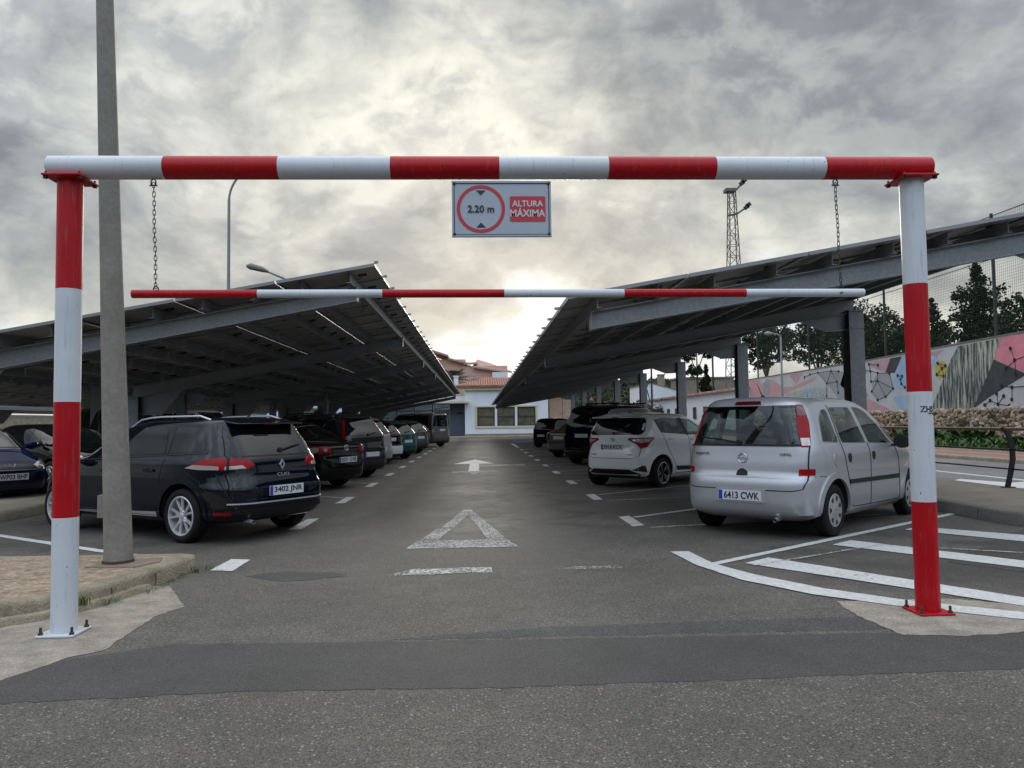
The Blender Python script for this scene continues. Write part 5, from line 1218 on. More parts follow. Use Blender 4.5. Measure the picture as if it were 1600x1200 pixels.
def canopy(label, xe, ze, dirn, y0, y1, raft_y, xcol, depth, npan, slope=.176, gated=True, lod=0, group='solar canopies over the parking rows'):
    """panels rise towards +x; xe/ze = panel top at the aisle edge, dirn = +1 or -1 away from the aisle"""
    c = thing('solar_canopy',label,'solar canopy',(xcol,raft_y[0],0)); c['group'] = group
    ox,oy = xcol,raft_y[0]
    def add(b,name,m,sm=None,par=None):
        o = b.build(name,m,par or c,sm)
        if par is None: o.location = (-ox,-oy,0)
        return o
    th = math.atan(slope); zt = lambda x: ze+slope*(x-xe)
    # modules
    pw = depth/npan; me = panel_mesh(pw/math.cos(th)-.02, .985); rows = int((y1-y0)/1.0); cnt = 0; rest = MB()
    order = [(j,i) for j in range(rows) for i in range(npan)]
    for j,i in order:
        x = xe+dirn*(i+.5)*pw; y = y0+.5+j*(y1-y0)/rows
        if cnt < 100 and lod == 0:
            o = link('solar_panel',me,c); o.location = (x-ox,y-oy,zt(x)-.021); o.rotation_euler = (0,-th,0); cnt += 1
        else:
            tmp = bmesh.new(); tmp.from_mesh(me); tmp.transform(Matrix.Translation((x,y,zt(x)-.021)) @ Matrix.Rotation(-th,4,'Y'))
            vm = {}
            for v in tmp.verts: vm[v] = rest.bm.verts.new(v.co)
            for f in tmp.faces:
                nf = rest.bm.faces.new([vm[v] for v in f.verts]); nf.material_index = f.material_index
            tmp.free()
    o = add(rest,'solar_panels',[M['cell'],M['backsheet'],BLUEGREY,M['black_plastic']]); o['kind'] = 'stuff'
    # purlins: C sections along the rows
    for i in range(npan+1 if lod==0 else 3):
        for off in ((.30,) if lod else ((.33,-.33) if 0<i<npan else ((.36,) if i==0 else (-.36,)))):
            x = xe+dirn*(i*(depth/(npan if lod==0 else 2))+off)
            b = MB(); z = zt(x)-.045
            b.box((x,(y0+y1)/2,z-.07),(.006,y1-y0-.25,.13)); b.box((x+.025*dirn,(y0+y1)/2,z-.002),(.056,y1-y0-.25,.006)); b.box((x+.025*dirn,(y0+y1)/2,z-.138),(.056,y1-y0-.25,.006))
            add(b,'purlin',M['galv'] if i in (0,) else M['galv_dark'])
    # rafters, tapered I beams, deep at the column
    xtip = xe+dirn*.32
    for y in raft_y:
        b = MB(); 
        def sec(x,dp,tw=.012): z = zt(x)-.19; return z, z-dp
        zt0,zb0 = sec(xtip,.20); zt1,zb1 = sec(xcol,.25)
        b.hexa([(xtip,y-.006,zb0),(xcol,y-.006,zb1),(xcol,y+.006,zb1),(xtip,y+.006,zb0),(xtip,y-.006,zt0),(xcol,y-.006,zt1),(xcol,y+.006,zt1),(xtip,y+.006,zt0)])
        for (a0,a1,hh) in ((zt0,zt1,.012),(zb0,zb1,.012)):
            b.hexa([(xtip,y-.09,a0-hh),(xcol,y-.09,a1-hh),(xcol,y+.09,a1-hh),(xtip,y+.09,a0-hh),(xtip,y-.09,a0),(xcol,y-.09,a1),(xcol,y+.09,a1),(xtip,y+.09,a0)])
        b.box((xtip,y,(zt0+zb0)/2),(.012,.18,zt0-zb0))
        add(b,'rafter',M['galv'])
        # column and haunch
        w = .15; b = MB(); zc = zb1+.02; sx = -dirn
        b.box((xcol-dirn*.02-sx*0,y-w,zc/2+.06),(.30,.012,zc-.1)) ; b.box((xcol-dirn*.02,y+w,zc/2+.06),(.30,.012,zc-.1)); b.box((xcol-dirn*.02,y,zc/2+.06),(.012,w*2-.014,zc-.1))
        b.box((xcol-dirn*.02,y,zc-.01),(.36,.36,.016)); b.box((xcol-dirn*.02,y,zc-.36),(.33,.33,.014)); b.box((xcol-dirn*.02,y,.14),(.42,.42,.02))
        co_ = add(b,'column',M['galv_dark'])
        b = MB(); xa = xcol-dirn*.18; zh = zc-.02; xb = xa-dirn*.95; xm = xa-dirn*.45
        zr = lambda x: zt(x)-.19-(.20+(.25-.20)*abs(x-xtip)/abs(xcol-xtip))-.004
        b.hexa([(xa,y-.006,zh-.36),(xm,y-.006,zh-.38-.0),(xm,y+.006,zh-.38),(xa,y+.006,zh-.36),(xa,y-.006,zr(xa)),(xb,y-.006,zr(xb)),(xb,y+.006,zr(xb)),(xa,y+.006,zr(xa))])
        b.hexa([(xa,y-.08,zh-.375),(xm,y-.08,zh-.395),(xm,y+.08,zh-.395),(xa,y+.08,zh-.375),(xa,y-.08,zh-.363),(xm,y-.08,zh-.383),(xm,y+.08,zh-.383),(xa,y+.08,zh-.363)])
        add(b,'haunch',M['galv'])
    # clamp stubs along the aisle edge
    if lod == 0:
        cm = MB().box((0,0,0),(.055,.04,.03)).mesh('edge_clamp',M['galv_dark'])
        for k in range(int((y1-y0)/1.0)+1):
            y = y0+k*(y1-y0)/int((y1-y0)/1.0); x = xe-dirn*.015; o = link('edge_clamp',cm,c); o.location = (x-ox,y-oy,zt(x)+.005); o.rotation_euler = (0,-th,0)
        for yy in raft_y[:3]:
            b = MB(); x = xe+dirn*.42
            b.tube([(x,yy+1.1,zt(x)-.18),(x+.02,yy+1.12,zt(x)-.30),(x-.03,yy+1.14,zt(x)-.38)],.006,5); add(b,'loose_cable',M['cable'])
    return c
canopy('solar canopy over the right hand parking row, low edge at the aisle',1.0,2.76,1,8.55,62.6,[8.95]+[15.2+6.68*k for k in range(8)],7.6,6.95,5)
canopy('solar canopy over the left hand parking row, high edge at the aisle',-1.40,3.55,-1,10.5,57.2,[11.0+6.53*k for k in range(8)],-7.72,6.75,5)
canopy('second solar canopy, further left beyond the parking median',-9.0,3.45,-1,19.5,58,[23.6+6.53*k for k in range(6)],-11.45,6.9,5,lod=1)
canopy('third solar canopy, dark and farthest to the left',-17.6,3.4,-1,27,60,[31+6.53*k for k in range(5)],-23.2,6.9,5,lod=1)

# ------------------------------------------------------------------ buildings
def wall_window(par, x0, x1, z0, z1, y, nv=1, frame=M['frame_dark'], mull=None, d=.08):
    f = MB(); t_ = .07
    f.box(((x0+x1)/2,y,z0+t_/2),(x1-x0,d,t_)); f.box(((x0+x1)/2,y,z1-t_/2),(x1-x0,d,t_))
    for x in (x0+t_/2,x1-t_/2): f.box((x,y,(z0+z1)/2),(t_,d,z1-z0-2*t_))
    f.box(((x0+x1)/2,y+.004,(z0+z1)/2),(x1-x0-2*t_,d*.8,.06))
    w = f.build('window',frame,par)
    MB().box(((x0+x1)/2,y+.03,(z0+z1)/2),(x1-x0-2*t_,.02,z1-z0-2*t_)).build('pane',M['win_dark'],w)
    return w
wb = thing('station_building','white single storey building with yellow window trim and tiled roof facing the aisle','building',(2.4,69,0))
def wadd(b,name,m,sm=None,par=None):
    o = b.build(name,m,par or wb,sm); 
    if par is None: o.location=(-2.4,-69,0)
    return o
# front wall with a window opening made of four blocks
X0,X1,Z1 = -1.27,6.2,4.25
b = MB(); b.box(((X0-.2)/2,69.2,Z1/2),(-.2-X0,.4,Z1)); b.box(((5.05+X1)/2,69.2,Z1/2),(X1-5.05,.4,Z1)); b.box((2.425,69.2,.5),(5.25,.4,1.0)); b.box((2.425,69.2,(2.72+Z1)/2),(5.25,.4,Z1-2.72))
b.box((X1-.2,74.2,Z1/2),(.4,9.6,Z1)); b.box((X0+.2,74.2,Z1/2),(.4,9.6,Z1))
wadd(b,'wall',M['white_wall'])
b = MB(); b.box((2.425,68.97,.91),(5.6,.10,.16)); b.box((2.425,68.97,2.77),(5.6,.08,.12)); b.box((-.29,68.97,1.85),(.16,.08,1.70)); b.box((5.13,68.97,1.85),(.16,.08,1.70))
wadd(b,'window_surround',M['cream'])
b = MB(); b.box((1.50,69.02,1.85),(.20,.2,1.70)); b.box((3.30,69.02,1.85),(.20,.2,1.70)); wadd(b,'window_pillar',M['white_wall'])
for (a,c_) in ((-.19,1.39),(1.61,3.19),(3.41,5.04)):
    o = wall_window(wb,a-2.4,c_-2.4,1.01,2.70,.08)
b = MB(); b.box((1.75,68.93,4.33),(9.6,.42,.20)); b.box((1.75,68.98,4.50),(9.8,.7,.12)); wadd(b,'cornice',M['cream'])
b = MB(); b.box((2.45,68.9,.16),(7.6,.12,.32)); wadd(b,'plinth',M['kerb'])
# hipped roof in barrel tiles
b = MB(); ya,yb = 68.6,76
xl,xr_ = -2.2,9.; zl = 4.56
hip = [(xl,ya),(xr_,ya),(xr_,yb),(xl,yb)]
for i in range(52):
    x = xl+.1+i*.215; top = min(1.0, max(.05,(x-xl)/2.9), max(.05,(xr_-x)/2.9)); yy = ya+3.7*top; zz = zl+.95*top
    b.tube([(x,ya-.1,zl+.02),(x,yy,zz)],.095,7)
b.hexa([(xl,ya,zl-.02),(xr_,ya,zl-.02),(xr_-2.9,ya+3.7,zl+.9),(xl+2.9,ya+3.7,zl+.9),(xl,ya,zl),(xr_,ya,zl),(xr_-2.9,ya+3.7,zl+.93),(xl+2.9,ya+3.7,zl+.93)])
b.hexa([(xl+2.9,ya+3.7,zl+.9),(xr_-2.9,ya+3.7,zl+.9),(xr_,yb,zl-.02),(xl,yb,zl-.02),(xl+2.9,ya+3.7,zl+.93),(xr_-2.9,ya+3.7,zl+.93),(xr_,yb,zl),(xl,yb,zl)])
for i in range(16):
    y = ya+.3+i*.22; t_ = min(1,(i+1)/16); b.tube([(xl-.05,y,zl+.02),(xl+2.9*t_,y,zl+.95*t_)],.09,6)
wadd(b,'roof',M['tile'],60)
# entrance wing: glazed front, slate door, flat yellow canopy
b = MB(); b.box((-10.6,71.4,2.0),(3.0,.4,4.0)); b.box((-6.,76,2.0),(9.4,.3,3.9)); wadd(b,'wing_wall',M['white_wall'])
b = MB(); b.box((-5.9,69.4,3.16),(9.9,2.6,.16)); wadd(b,'entrance_canopy',M['cream'])
b = MB(); b.box((-1.98,69.9,1.55),(1.36,.12,3.05)); o = wadd(b,'door',M['dark_blue_door'])
MB().box((-1.75,69.82,2.2),(.62,.02,.16)).build('door_plate',K_PLAST,o)
for k in range(4):
    xx = -9.0+k*1.6
    f = MB()
    for x in (xx,xx+1.55): f.box((x,69.9,1.55),(.07,.10,3.05))
    for z in (.05,.95,1.85,2.45,3.04): f.box((xx+.775,69.9,z),(1.48,.09,.06))
    w = wadd(f,'glazed_screen',M['frame_dark']); MB().box((xx+.775,69.93,1.55),(1.46,.02,2.96)).build('pane',glass('facade_glass',(.35,.4,.4),.3) if k==0 else bpy.data.materials['facade_glass'],w)
wadd(MB().box((-6,73.5,.08),(9,6,.1)),'floor',M['pavement_grey'])
# white chimney block
ch = tag(MB().box((-2.15,72.5,4.9),(.42,.42,1.5)).box((-2.15,72.5,5.70),(.52,.52,.12)).build('chimney',M['white_wall'],None),'white chimney block behind the palm at the canopy tip','chimney')
ch.parent = wb; ch.location=(-2.4,-69,0); del ch['category']
# palm behind it
def palm(loc, h, r, label):
    t_ = thing('palm_tree',label,'palm tree',loc); rd = random.Random(3)
    MB().tube([(0,0,0),(.1,0,h*.5),(0,0,h)],[.28,.22,.26],12).build('trunk',M['bark'],t_,60)
    for k in range(34):
        a = rd.uniform(0,2*PI); el = rd.uniform(.05,1.35); L = r*rd.uniform(.8,1.15); b = MB(); P = []
        d = Vector((math.cos(a)*math.cos(el),math.sin(a)*math.cos(el),math.sin(el)))
        for i in range(10):
            f = i/9; P.append(Vector((0,0,h))+d*L*f+Vector((0,0,-L*.55*f*f)))
        b.tube(P,[.03*(1-.8*i/9) for i in range(10)],4)
        for i in range(1,28):
            f = i/28; q = f*9; i0 = min(int(q),8); p = P[i0].lerp(P[i0+1],q-i0); tg = (P[i0+1]-P[i0]).normalized(); sd = tg.cross(Vector((0,0,1))).normalized(); ll = .55*math.sin(PI*min(f*1.05+.08,1))*r/2.2
            for s_ in (-1,1):
                e = p+(sd*s_*.8+tg*.6+Vector((0,0,-.25)))*ll; w = tg*.028; b.poly([p-w,p+w,e])
        b.build('frond',mat('palm_green',(.035,.06,.025),.7,noise=.3,nscale=2) if k==0 else bpy.data.materials['palm_green'],t_)
    return t_
palm((-3.2,96,0),6.3,4.0,'palm tree behind the white building, just right of the left canopy tip')
# salmon apartment block on the rise behind
ht = thing('apartment_block','salmon pink apartment block with stepped tiled roofs behind the palm','building',(0,112,0))
def hadd(b,name,m):
    o = b.build(name,m,ht); o.location=(0,-112,0); return o
hadd(MB().box((-5.2,114,5.2),(6.6,8,10.4)).box((.9,113.2,4.9),(6.4,7,9.0)).box((-2.0,112.4,4.9),(1.6,2,9.5)),'wall',M['pink_wall'])
def slab(P,th=.25):
    b = MB(); b.hexa([(x,y,z-th) for x,y,z in P]+[(x,y,z) for x,y,z in P]); return b
hadd(slab([(-9.2,108.8,12.6),(-4.3,108.8,10.95),(-4.3,119,10.95),(-9.2,119,12.6)]),'roof',M['pink_roof'])
hadd(slab([(-4.3,109.2,10.6),(-1.7,109.2,9.9),(-1.7,119,9.9),(-4.3,119,10.6)]),'roof',M['pink_roof'])
hadd(slab([(-2.1,109.3,9.75),(-.2,109.3,9.9),(-.2,118,10.6),(-2.1,118,10.6)]),'roof',M['pink_roof'])
hadd(slab([(-.9,109.0,9.35),(4.7,109.0,8.55),(1.6,114.5,10.2),(-.2,114.5,10.75)]),'roof',M['pink_roof'])
hadd(MB().box((3.0,108.8,6.9),(2.2,.5,3.0)),'parapet_wall',M['white_wall'])
hadd(MB().box((-3.2,109.9,7.9),(2.1,.06,.08)).box((.9,109.6,7.55),(4,.06,.10)),'string_course',M['pink_roof'])
# peach annexe with brick patches, right of the white building
an = thing('annexe_building','peach and bare brick annexe at the right end of the white building','building',(7.3,70.5,0))
o = MB().box((-.35,0,1.8),(1.2,2,3.6)).build('wall',mat('peach_render',(.42,.27,.20),.9,noise=.25,nscale=2.5,bump=.4,bscale=8),an)
MB().box((.75,-.1,1.85),(.98,2,3.7)).build('brick_wall',mat('bare_block',(.28,.19,.13),.95,col2=(.45,.37,.28),nscale=5,bump=.8,bscale=9),an)
MB().box((.2,-1.08,.5),(2.1,.1,1.0)).build('base_wall',M['white_wall'],an)
# long low white building with small windows, along the far side of the road
lb = thing('low_building','long low white building with a row of tiny windows and red tiled eaves','building',(20,75,0))
b = MB(); b.box((4,1,1.85),(8,38,3.7)); b.build('wall',M['white_wall'],lb)
b = MB()
for i in range(150):
    y = -18+i*.254; b.tube([(-.35,y,3.66),(3.8,y,4.05)],.10,6)
b.hexa([(-.35,-18.1,3.56),(4,-18.1,3.96),(4,20.1,3.96),(-.35,20.1,3.56),(-.35,-18.1,3.64),(4,-18.1,4.04),(4,20.1,4.04),(-.35,20.1,3.64)])
b.build('roof',mat('lichened_tile',(.34,.12,.09),.9,col2=(.50,.36,.32),nscale=1.3,bump=.3),lb,60)
for k in range(9):
    y = -11+k*3.3; f = MB().box((-.02,y,2.45),(.12,.9,.08)).box((-.02,y,1.45),(.12,.9,.08)).box((-.02,y-.42,1.95),(.12,.08,.92)).box((-.02,y+.42,1.95),(.12,.08,.92)).build('window',M['frame_dark'],lb)
    MB().box((-.01,y,1.95),(.04,.76,.92)).build('pane',M['win_dark'],f)
# white gable house and grey shed farther on
gh = thing('gable_house','white gable house with a chimney in front of the wooded hill','house',(26.5,112,0))
b = MB(); b.bm; P = [(-3.2,0),(3.0,0),(3.0,5.6),(1.5,6.1),(-1.2,6.75),(-3.2,6.3)]
b.prism(P,-6,0)
for v in b.bm.verts: v.co = Vector((v.co.x,-v.co.z,v.co.y))
b.build('wall',M['white_wall'],gh); MB().box((.5,1,7.2),(.9,.9,1.6)).box((.5,1,8.05),(1.1,1.1,.12)).build('chimney',M['pavement_tan'],gh)
MB().hexa([(-3.3,-.1,6.25),(-1.2,-.1,6.74),(-1.2,6,6.74),(-3.3,6,6.25),(-3.3,-.1,6.35),(-1.2,-.1,6.84),(-1.2,6,6.84),(-3.3,6,6.35)]).hexa([(-1.2,-.1,6.74),(3.1,-.1,5.55),(3.1,6,5.55),(-1.2,6,6.74),(-1.2,-.1,6.84),(3.1,-.1,5.65),(3.1,6,5.65),(-1.2,6,6.84)]).build('roof',M['pavement_grey'],gh)
sh = thing('grey_building','plain grey block on the hill between the poles','building',(37.5,128,0))
MB().box((0,0,4),(9,6,8.2)).build('wall',M['pavement_grey'],sh); MB().box((0,0,8.2),(9.4,6.4,.25)).build('roof',M['kerb_grey'],sh)
# pale blocks seen through the left canopies
pb = thing('pale_warehouse','pale blue-white warehouse seen under the left canopies','warehouse',(-26,74,0))
MB().box((1.0,3,1.9),(27,6,3.8)).build('wall',mat('pale_blue_wall',(.55,.66,.80),.85,noise=.06,nscale=.5),pb); MB().box((1.0,3,3.9),(27.4,6.4,.2)).build('roof',M['kerb_grey'],pb)
for k in range(5): 
    f = MB().box((-10+k*5,-.03,2.4),(1.6,.1,1.0)).build('window',M['frame_dark'],pb); MB().box((-10+k*5,-.05,2.4),(1.4,.1,.85)).build('pane',M['win_dark'],f)
gw = thing('garden_wall','old beige stone wall seen far under the left canopies','wall',(-33,40,0))
MB().box((0,0,1.1),(.5,50,2.2)).build('stonework',mat('old_stone',(.20,.17,.12),.95,col2=(.38,.33,.25),nscale=3,bump=1.,bscale=4),gw); MB().box((0,0,2.24),(.6,50,.08)).build('coping',M['kerb'],gw)

# ------------------------------------------------------------------ rubble wall, mural wall, net fence
rw = thing('rubble_wall','low wall of pale rough field stones below the mural wall','wall',(20.1,45,0))
MB().box((.28,0,.8),(.5,64,1.55)).build('core',mat('wall_core',(.10,.08,.06),.95),rw)
b = MB(); rd = random.Random(4)
ico = bmesh.new(); bmesh.ops.create_icosphere(ico, subdivisions=1, radius=1); ivs = [v.co.copy() for v in ico.verts]; ifs = [[v.index for v in f.verts] for f in ico.faces]; ico.free()
for row in range(8):
    y = -24.+rd.random()*.2
    while y < 14:
        w = rd.uniform(.16,.42); zz = .20+row*.195+rd.uniform(-.075,.075)
        for sub in range(1 if rd.random()<.75 else 2):
            hh = rd.uniform(.10,.165) if w>.26 else rd.uniform(.08,.13)
            sc = Vector((rd.uniform(.10,.15),w*.60,hh)); rt = Matrix.Rotation(rd.uniform(-.6,.6),3,'X') @ Matrix.Rotation(rd.uniform(-.3,.3),3,'Z')
            vs_ = [b.bm.verts.new(rt@Vector((p_.x*sc.x*rd.uniform(.75,1.15),p_.y*sc.y*rd.uniform(.8,1.15),p_.z*sc.z*rd.uniform(.8,1.15)))+Vector((.06+rd.uniform(-.02,.04),y+w/2,min(zz+sub*.1,1.58)))) for p_ in ivs]
            mi_ = 0 if rd.random()<.5 else (1 if rd.random()<.7 else 2)
            for f in ifs: b.face([vs_[i] for i in f], mi_)
        y += w*.96
b.build('stones',[mat('field_stone',(.36,.27,.20),.95,noise=.28,nscale=3,bump=.6,bscale=18),mat('field_stone_pale',(.47,.38,.30),.95,noise=.28,nscale=3,bump=.6,bscale=18),mat('field_stone_ochre',(.40,.26,.14),.95,noise=.25,nscale=3,bump=.6,bscale=18)],rw)
for k,(y,z,s_) in enumerate(((-15.8,1.45,.30),(-13.8,1.05,.24),(-9.0,1.0,.35),(-12.6,.5,.34),(-14.6,.42,.36),(-10.3,.4,.38))):
    bb = MB()
    for q in range(260):
        v = Vector((rd.gauss(0,.25)-.25,rd.gauss(0,.7),rd.gauss(0,.4)))*s_; p = Vector((-.05,y,z))+v; a = Vector((rd.uniform(-1,1),rd.uniform(-1,1),rd.uniform(-1,1))).normalized()*.05; c_ = a.cross(Vector((0,0,1)))
        bb.poly([p,p+a,p+a*.4+c_])
    tag(bb.build('wall_plant',GRASSD),['dark ivy clump at the top of the rubble wall','small plant growing from a joint of the rubble wall','dark plant on the rubble wall beside the right gate post','leafy bush at the foot of the rubble wall','low green bush at the wall foot, right of the gate post','small bush at the wall foot, close to the gate post'][k],'plant')
for o in [o for o in bpy.data.objects if o.name.startswith('wall_plant')]: o.location = (20.1,45,0)
mw = thing('mural_wall','tall concrete wall painted with a colourful abstract street mural','wall',(20.35,45,0))
tops = [(-32,4.55),(-18,4.44),(-5.5,4.30),(6,4.28),(12.6,4.27)]
b = MB()
for (ya,za),(yb,zb) in zip(tops,tops[1:]):
    b.hexa([(0,ya,1.5),(0,yb,1.5),(.35,yb,1.5),(.35,ya,1.5),(0,ya,za),(0,yb,zb),(.35,yb,zb),(.35,ya,za)])
bmesh.ops.remove_doubles(b.bm,verts=b.bm.verts,dist=.001)
b.build('wall',mat('mural_base_grey',(.46,.48,.50),.9,col2=(.60,.62,.64),nscale=.5,bump=.2,bscale=20),mw)
b = MB()
for (ya,za),(yb,zb) in zip(tops,tops[1:]): b.hexa([(-.03,ya,za),(-.03,yb,zb),(.38,yb,zb),(.38,ya,za),(-.03,ya,za+.06),(-.03,yb,zb+.06),(.38,yb,zb+.06),(.38,ya,za+.06)])
b.build('coping',M['kerb_grey'],mw)
def streaks():
    m,t,b = newmat('mural_streaks'); g = t.n('TexCoord').outputs['Object']
    n = t.noise(t.map(g, rot=(R(-24),0,0), scale=(1,5,.45)), 1.6, 6, .7)
    r = t.n('ValToRGB'); t.L.new(n, r.inputs[0]); e = r.color_ramp.elements; e[0].position=.38; e[0].color=(.02,.03,.03,1); e[1].position=.66; e[1].color=(.62,.64,.50,1)
    x = e.new(.48); x.color=(.12,.14,.14,1); x = e.new(.55); x.color=(.38,.42,.36,1)
    t.put(b.inputs['Base Color'], r.outputs[0]); b.inputs['Roughness'].default_value=.9
    return m
MU = dict(pink=mat('mural_pink',(.74,.26,.33),.9,noise=.15,nscale=1.5), palep=mat('mural_pale_pink',(.52,.33,.37),.9,noise=.15,nscale=2), dark=mat('mural_charcoal',(.035,.037,.04),.9,col2=(.085,.09,.095),nscale=1.5), blue=mat('mural_blue',(.26,.44,.68),.9,col2=(.44,.56,.68),nscale=1.2), yellow=mat('mural_yellow',(.60,.50,.10),.9,col2=(.45,.36,.12),nscale=5), grey=mat('mural_grey',(.34,.36,.375),.9,noise=.15,nscale=2), ink=mat('mural_ink',(.02,.022,.024),.9), st=streaks(), pinkt=mat('mural_pink_wash',(.66,.28,.32),.9,col2=(.52,.40,.40),nscale=1.4), green=mat('mural_pale_green',(.42,.47,.40),.9,noise=.15,nscale=2))
def mur(pts, m, lay=1):
    b = MB(); x = -.004*lay; b.poly([(x,y,z) for y,z in pts]); b.build('mural_shape',MU[m],mw)
# local y = world y - 45; outlines read off the wall in metres
mur([(-4.6,4.2),(-3.2,4.2),(-2.5,3.2),(-3.6,2.6)],'palep',1)
mur([(-5.6,2.3),(-7.9,1.66),(-4.0,1.66)],'palep',1)
mur([(-8.0,2.3),(-10.6,2.5),(-10.9,1.66),(-8.6,1.66)],'blue',1)
mur([(2.4,4.2),(4.8,4.2),(3.4,3.55)],'palep',1)
mur([(-1.2,2.4),(.4,2.3),(.9,1.66),(-1.8,1.66)],'dark',1)
mur([(5.8,2.3),(3.2,2.2),(2.4,1.66),(6.8,1.66)],'pinkt',1)
mur([(-10.7,4.2),(-12.3,4.25),(-11.7,4.02)],'palep',1)
mur([(-15.98,4.37),(-19.5,4.42),(-19.5,2.95),(-17.15,2.95),(-15.52,3.57)],'pink',1)
mur([(-13.27,4.30),(-15.98,4.36),(-15.52,3.58),(-14.14,1.66),(-11.15,1.66),(-12.79,3.83)],'st',2)
mur([(-15.52,3.56),(-17.3,2.87),(-15.17,2.1),(-14.07,1.62),(-14.14,1.66)],'dark',3)
mur([(-19.5,2.95),(-32,2.8),(-32,4.5),(-19.5,4.42)],'grey',2)
mur([(-11.56,3.6),(-11.9,3.78),(-12.17,3.79),(-12.47,3.58),(-12.37,3.21),(-11.88,2.96),(-11.58,3.21)],'yellow',2)
mur([(-11.0,3.75),(-11.72,4.06),(-11.86,3.76),(-11.36,3.56),(-11.2,3.2)],'blue',1)
mur([(-8.92,4.25),(-10.6,4.25),(-10.4,2.9),(-8.86,2.72),(-8.09,2.75),(-8.14,3.43)],'blue',1)
mur([(-7.91,4.24),(-8.92,4.25),(-8.24,3.5),(-7.38,3.58)],'dark',3)
mur([(-5.55,4.20),(-7.91,4.23),(-7.38,3.58),(-6.02,3.95)],'palep',1)
mur([(-6.64,3.6),(-7.76,3.51),(-8.05,2.75),(-7.32,2.36),(-6.54,2.22),(-5.98,2.68),(-6.07,3.12)],'grey',2)
mur([(-4.76,3.58),(-5.58,2.44),(-4.4,2.1)],'grey',2)
mur([(-4.9,3.2),(-5.4,2.5),(-4.6,2.3)],'dark',3)
mur([(.12,4.02),(-2.77,3.93),(-4.3,3.2),(-4.3,2.4),(-2.2,2.4),(-.86,3.36)],'grey',1)
mur([(12.58,4.22),(10.12,4.17),(9.56,3.84),(7.93,4.09),(6.65,3.78),(5.84,3.45),(4.06,3.41),(.47,3.86),(.82,3.62),(3.5,3.23),(5.47,2.99),(7.59,2.74),(7.6,1.62),(12.58,1.62)],'pinkt',1)
mur([(9.33,3.74),(8.6,4.13),(7.9,4.05),(7.98,3.42),(8.6,2.6),(9.4,2.4)],'grey',2)
mur([(5.47,2.99),(3.52,3.08),(.52,3.17),(-.77,3.1),(-.72,2.3),(4.5,2.4)],'green',1)
rd = random.Random(12)
def network(c, nodes, links):
    b = MB()
    for i,j in links: 
        A,B_ = nodes[i],nodes[j]; b.tube([(-.012,A[0],A[1]),(-.012,B_[0],B_[1])],.013,4)
    for (y,z) in nodes: b.lathe([(.075,-.03),(.075,-.016)],c=(0,y,z),axis='X',n=10)
    b.build('mural_lines',MU['ink'],mw)
network(0,[(-16.7,3.44),(-17.6,3.6),(-16.2,3.15),(-16.72,2.9),(-16.5,3.9)],[(0,1),(0,2),(0,3),(0,4)])
network(0,[(-16.48,2.42),(-17.3,2.42),(-16.45,1.95),(-15.9,2.5)],[(0,1),(0,2),(0,3)])
network(0,[(-15.65,1.79),(-16.0,2.1),(-16.3,1.72),(-15.6,2.2),(-15.2,1.95),(-14.86,1.78)],[(0,1),(0,2),(0,3),(0,4),(4,5)])
network(0,[(-6.64,3.6),(-7.76,3.51),(-8.05,2.75),(-7.32,2.36),(-6.54,2.22),(-5.98,2.68),(-6.6,3.2),(-5.95,3.2),(-5.9,3.75),(-5.4,3.8),(-5.8,4.1),(-6.7,4.0)],[(1,0),(0,8),(8,9),(8,7),(7,6),(6,0),(6,2),(6,5),(5,4),(4,3),(3,2),(2,1),(6,3),(8,10),(10,11)])
network(0,[(1.38,4.02),(.28,4.06),(-1.45,4.05),(-2.41,3.96),(-.86,3.36),(-2.15,3.39),(-.8,2.62),(-2.25,2.77),(2.2,3.9)],[(8,0),(0,1),(1,2),(2,3),(1,4),(4,5),(2,5),(4,6),(5,7),(2,4)])
network(0,[(-12.1,3.45),(-11.8,3.7),(-12.35,3.55),(-11.7,3.2),(-12.2,3.1)],[(0,1),(0,2),(0,3),(0,4),(1,2),(3,4)])
network(0,[(-8.5,3.35),(-8.9,3.3),(-8.8,2.95),(-9.1,2.75),(-8.75,3.15)],[(0,1),(1,4),(4,2),(2,3)])
b = MB()
for yy,zz,L in ((2.0,2.9,.5),(1.6,2.8,.6),(1.2,3.0,.4),(.4,2.7,.5),(-.2,2.8,.4),(2.6,2.8,.3)):   # loose scribbled tags
    b.tube([(-.014,yy+L*math.cos(t_*1.3)*.5*(1-t_*.05),zz+L*math.sin(t_*1.7)*.5) for t_ in range(9)],.016,4)
b.build('mural_lines',MU['blue'],mw)
# net fence on top
nf = thing('net_fence','tall green ball-stop net on posts above the mural wall','fence',(20.5,45,0))
def topz(y):
    for (ya,za),(yb,zb) in zip(tops,tops[1:]):
        if ya<=y<=yb: return za+(zb-za)*(y-ya)/(yb-ya)
    return 4
for y in (-24.5,-15.5,-7.2,1.8,10.6): MB().box((0,y,6.6),(.085,.085,5.6 if y<11 else 4.)).build('post',M['post_green'],nf)
b = MB(); y = -27.
while y < 10.6:
    zt_ = 9.25; z0 = topz(y)+.06; b.box((0,y,(z0+zt_)/2),(.005,.006,zt_-z0)); y += .115
z = 4.3
while z < 9.3: b.box((.004,-8.2,z),(.005,37.6,.006)); z += .115
b.build('netting',M['netting_green'],nf)
b = MB(); b.tube([(0,-27,9.28),(0,-20,9.22),(0,-15.5,9.3),(0,10.6,9.25)],.018,5); b.tube([(0,-27,7.6),(0,10.6,7.55)],.018,5); b.build('top_cable',M['netting_green'],nf)
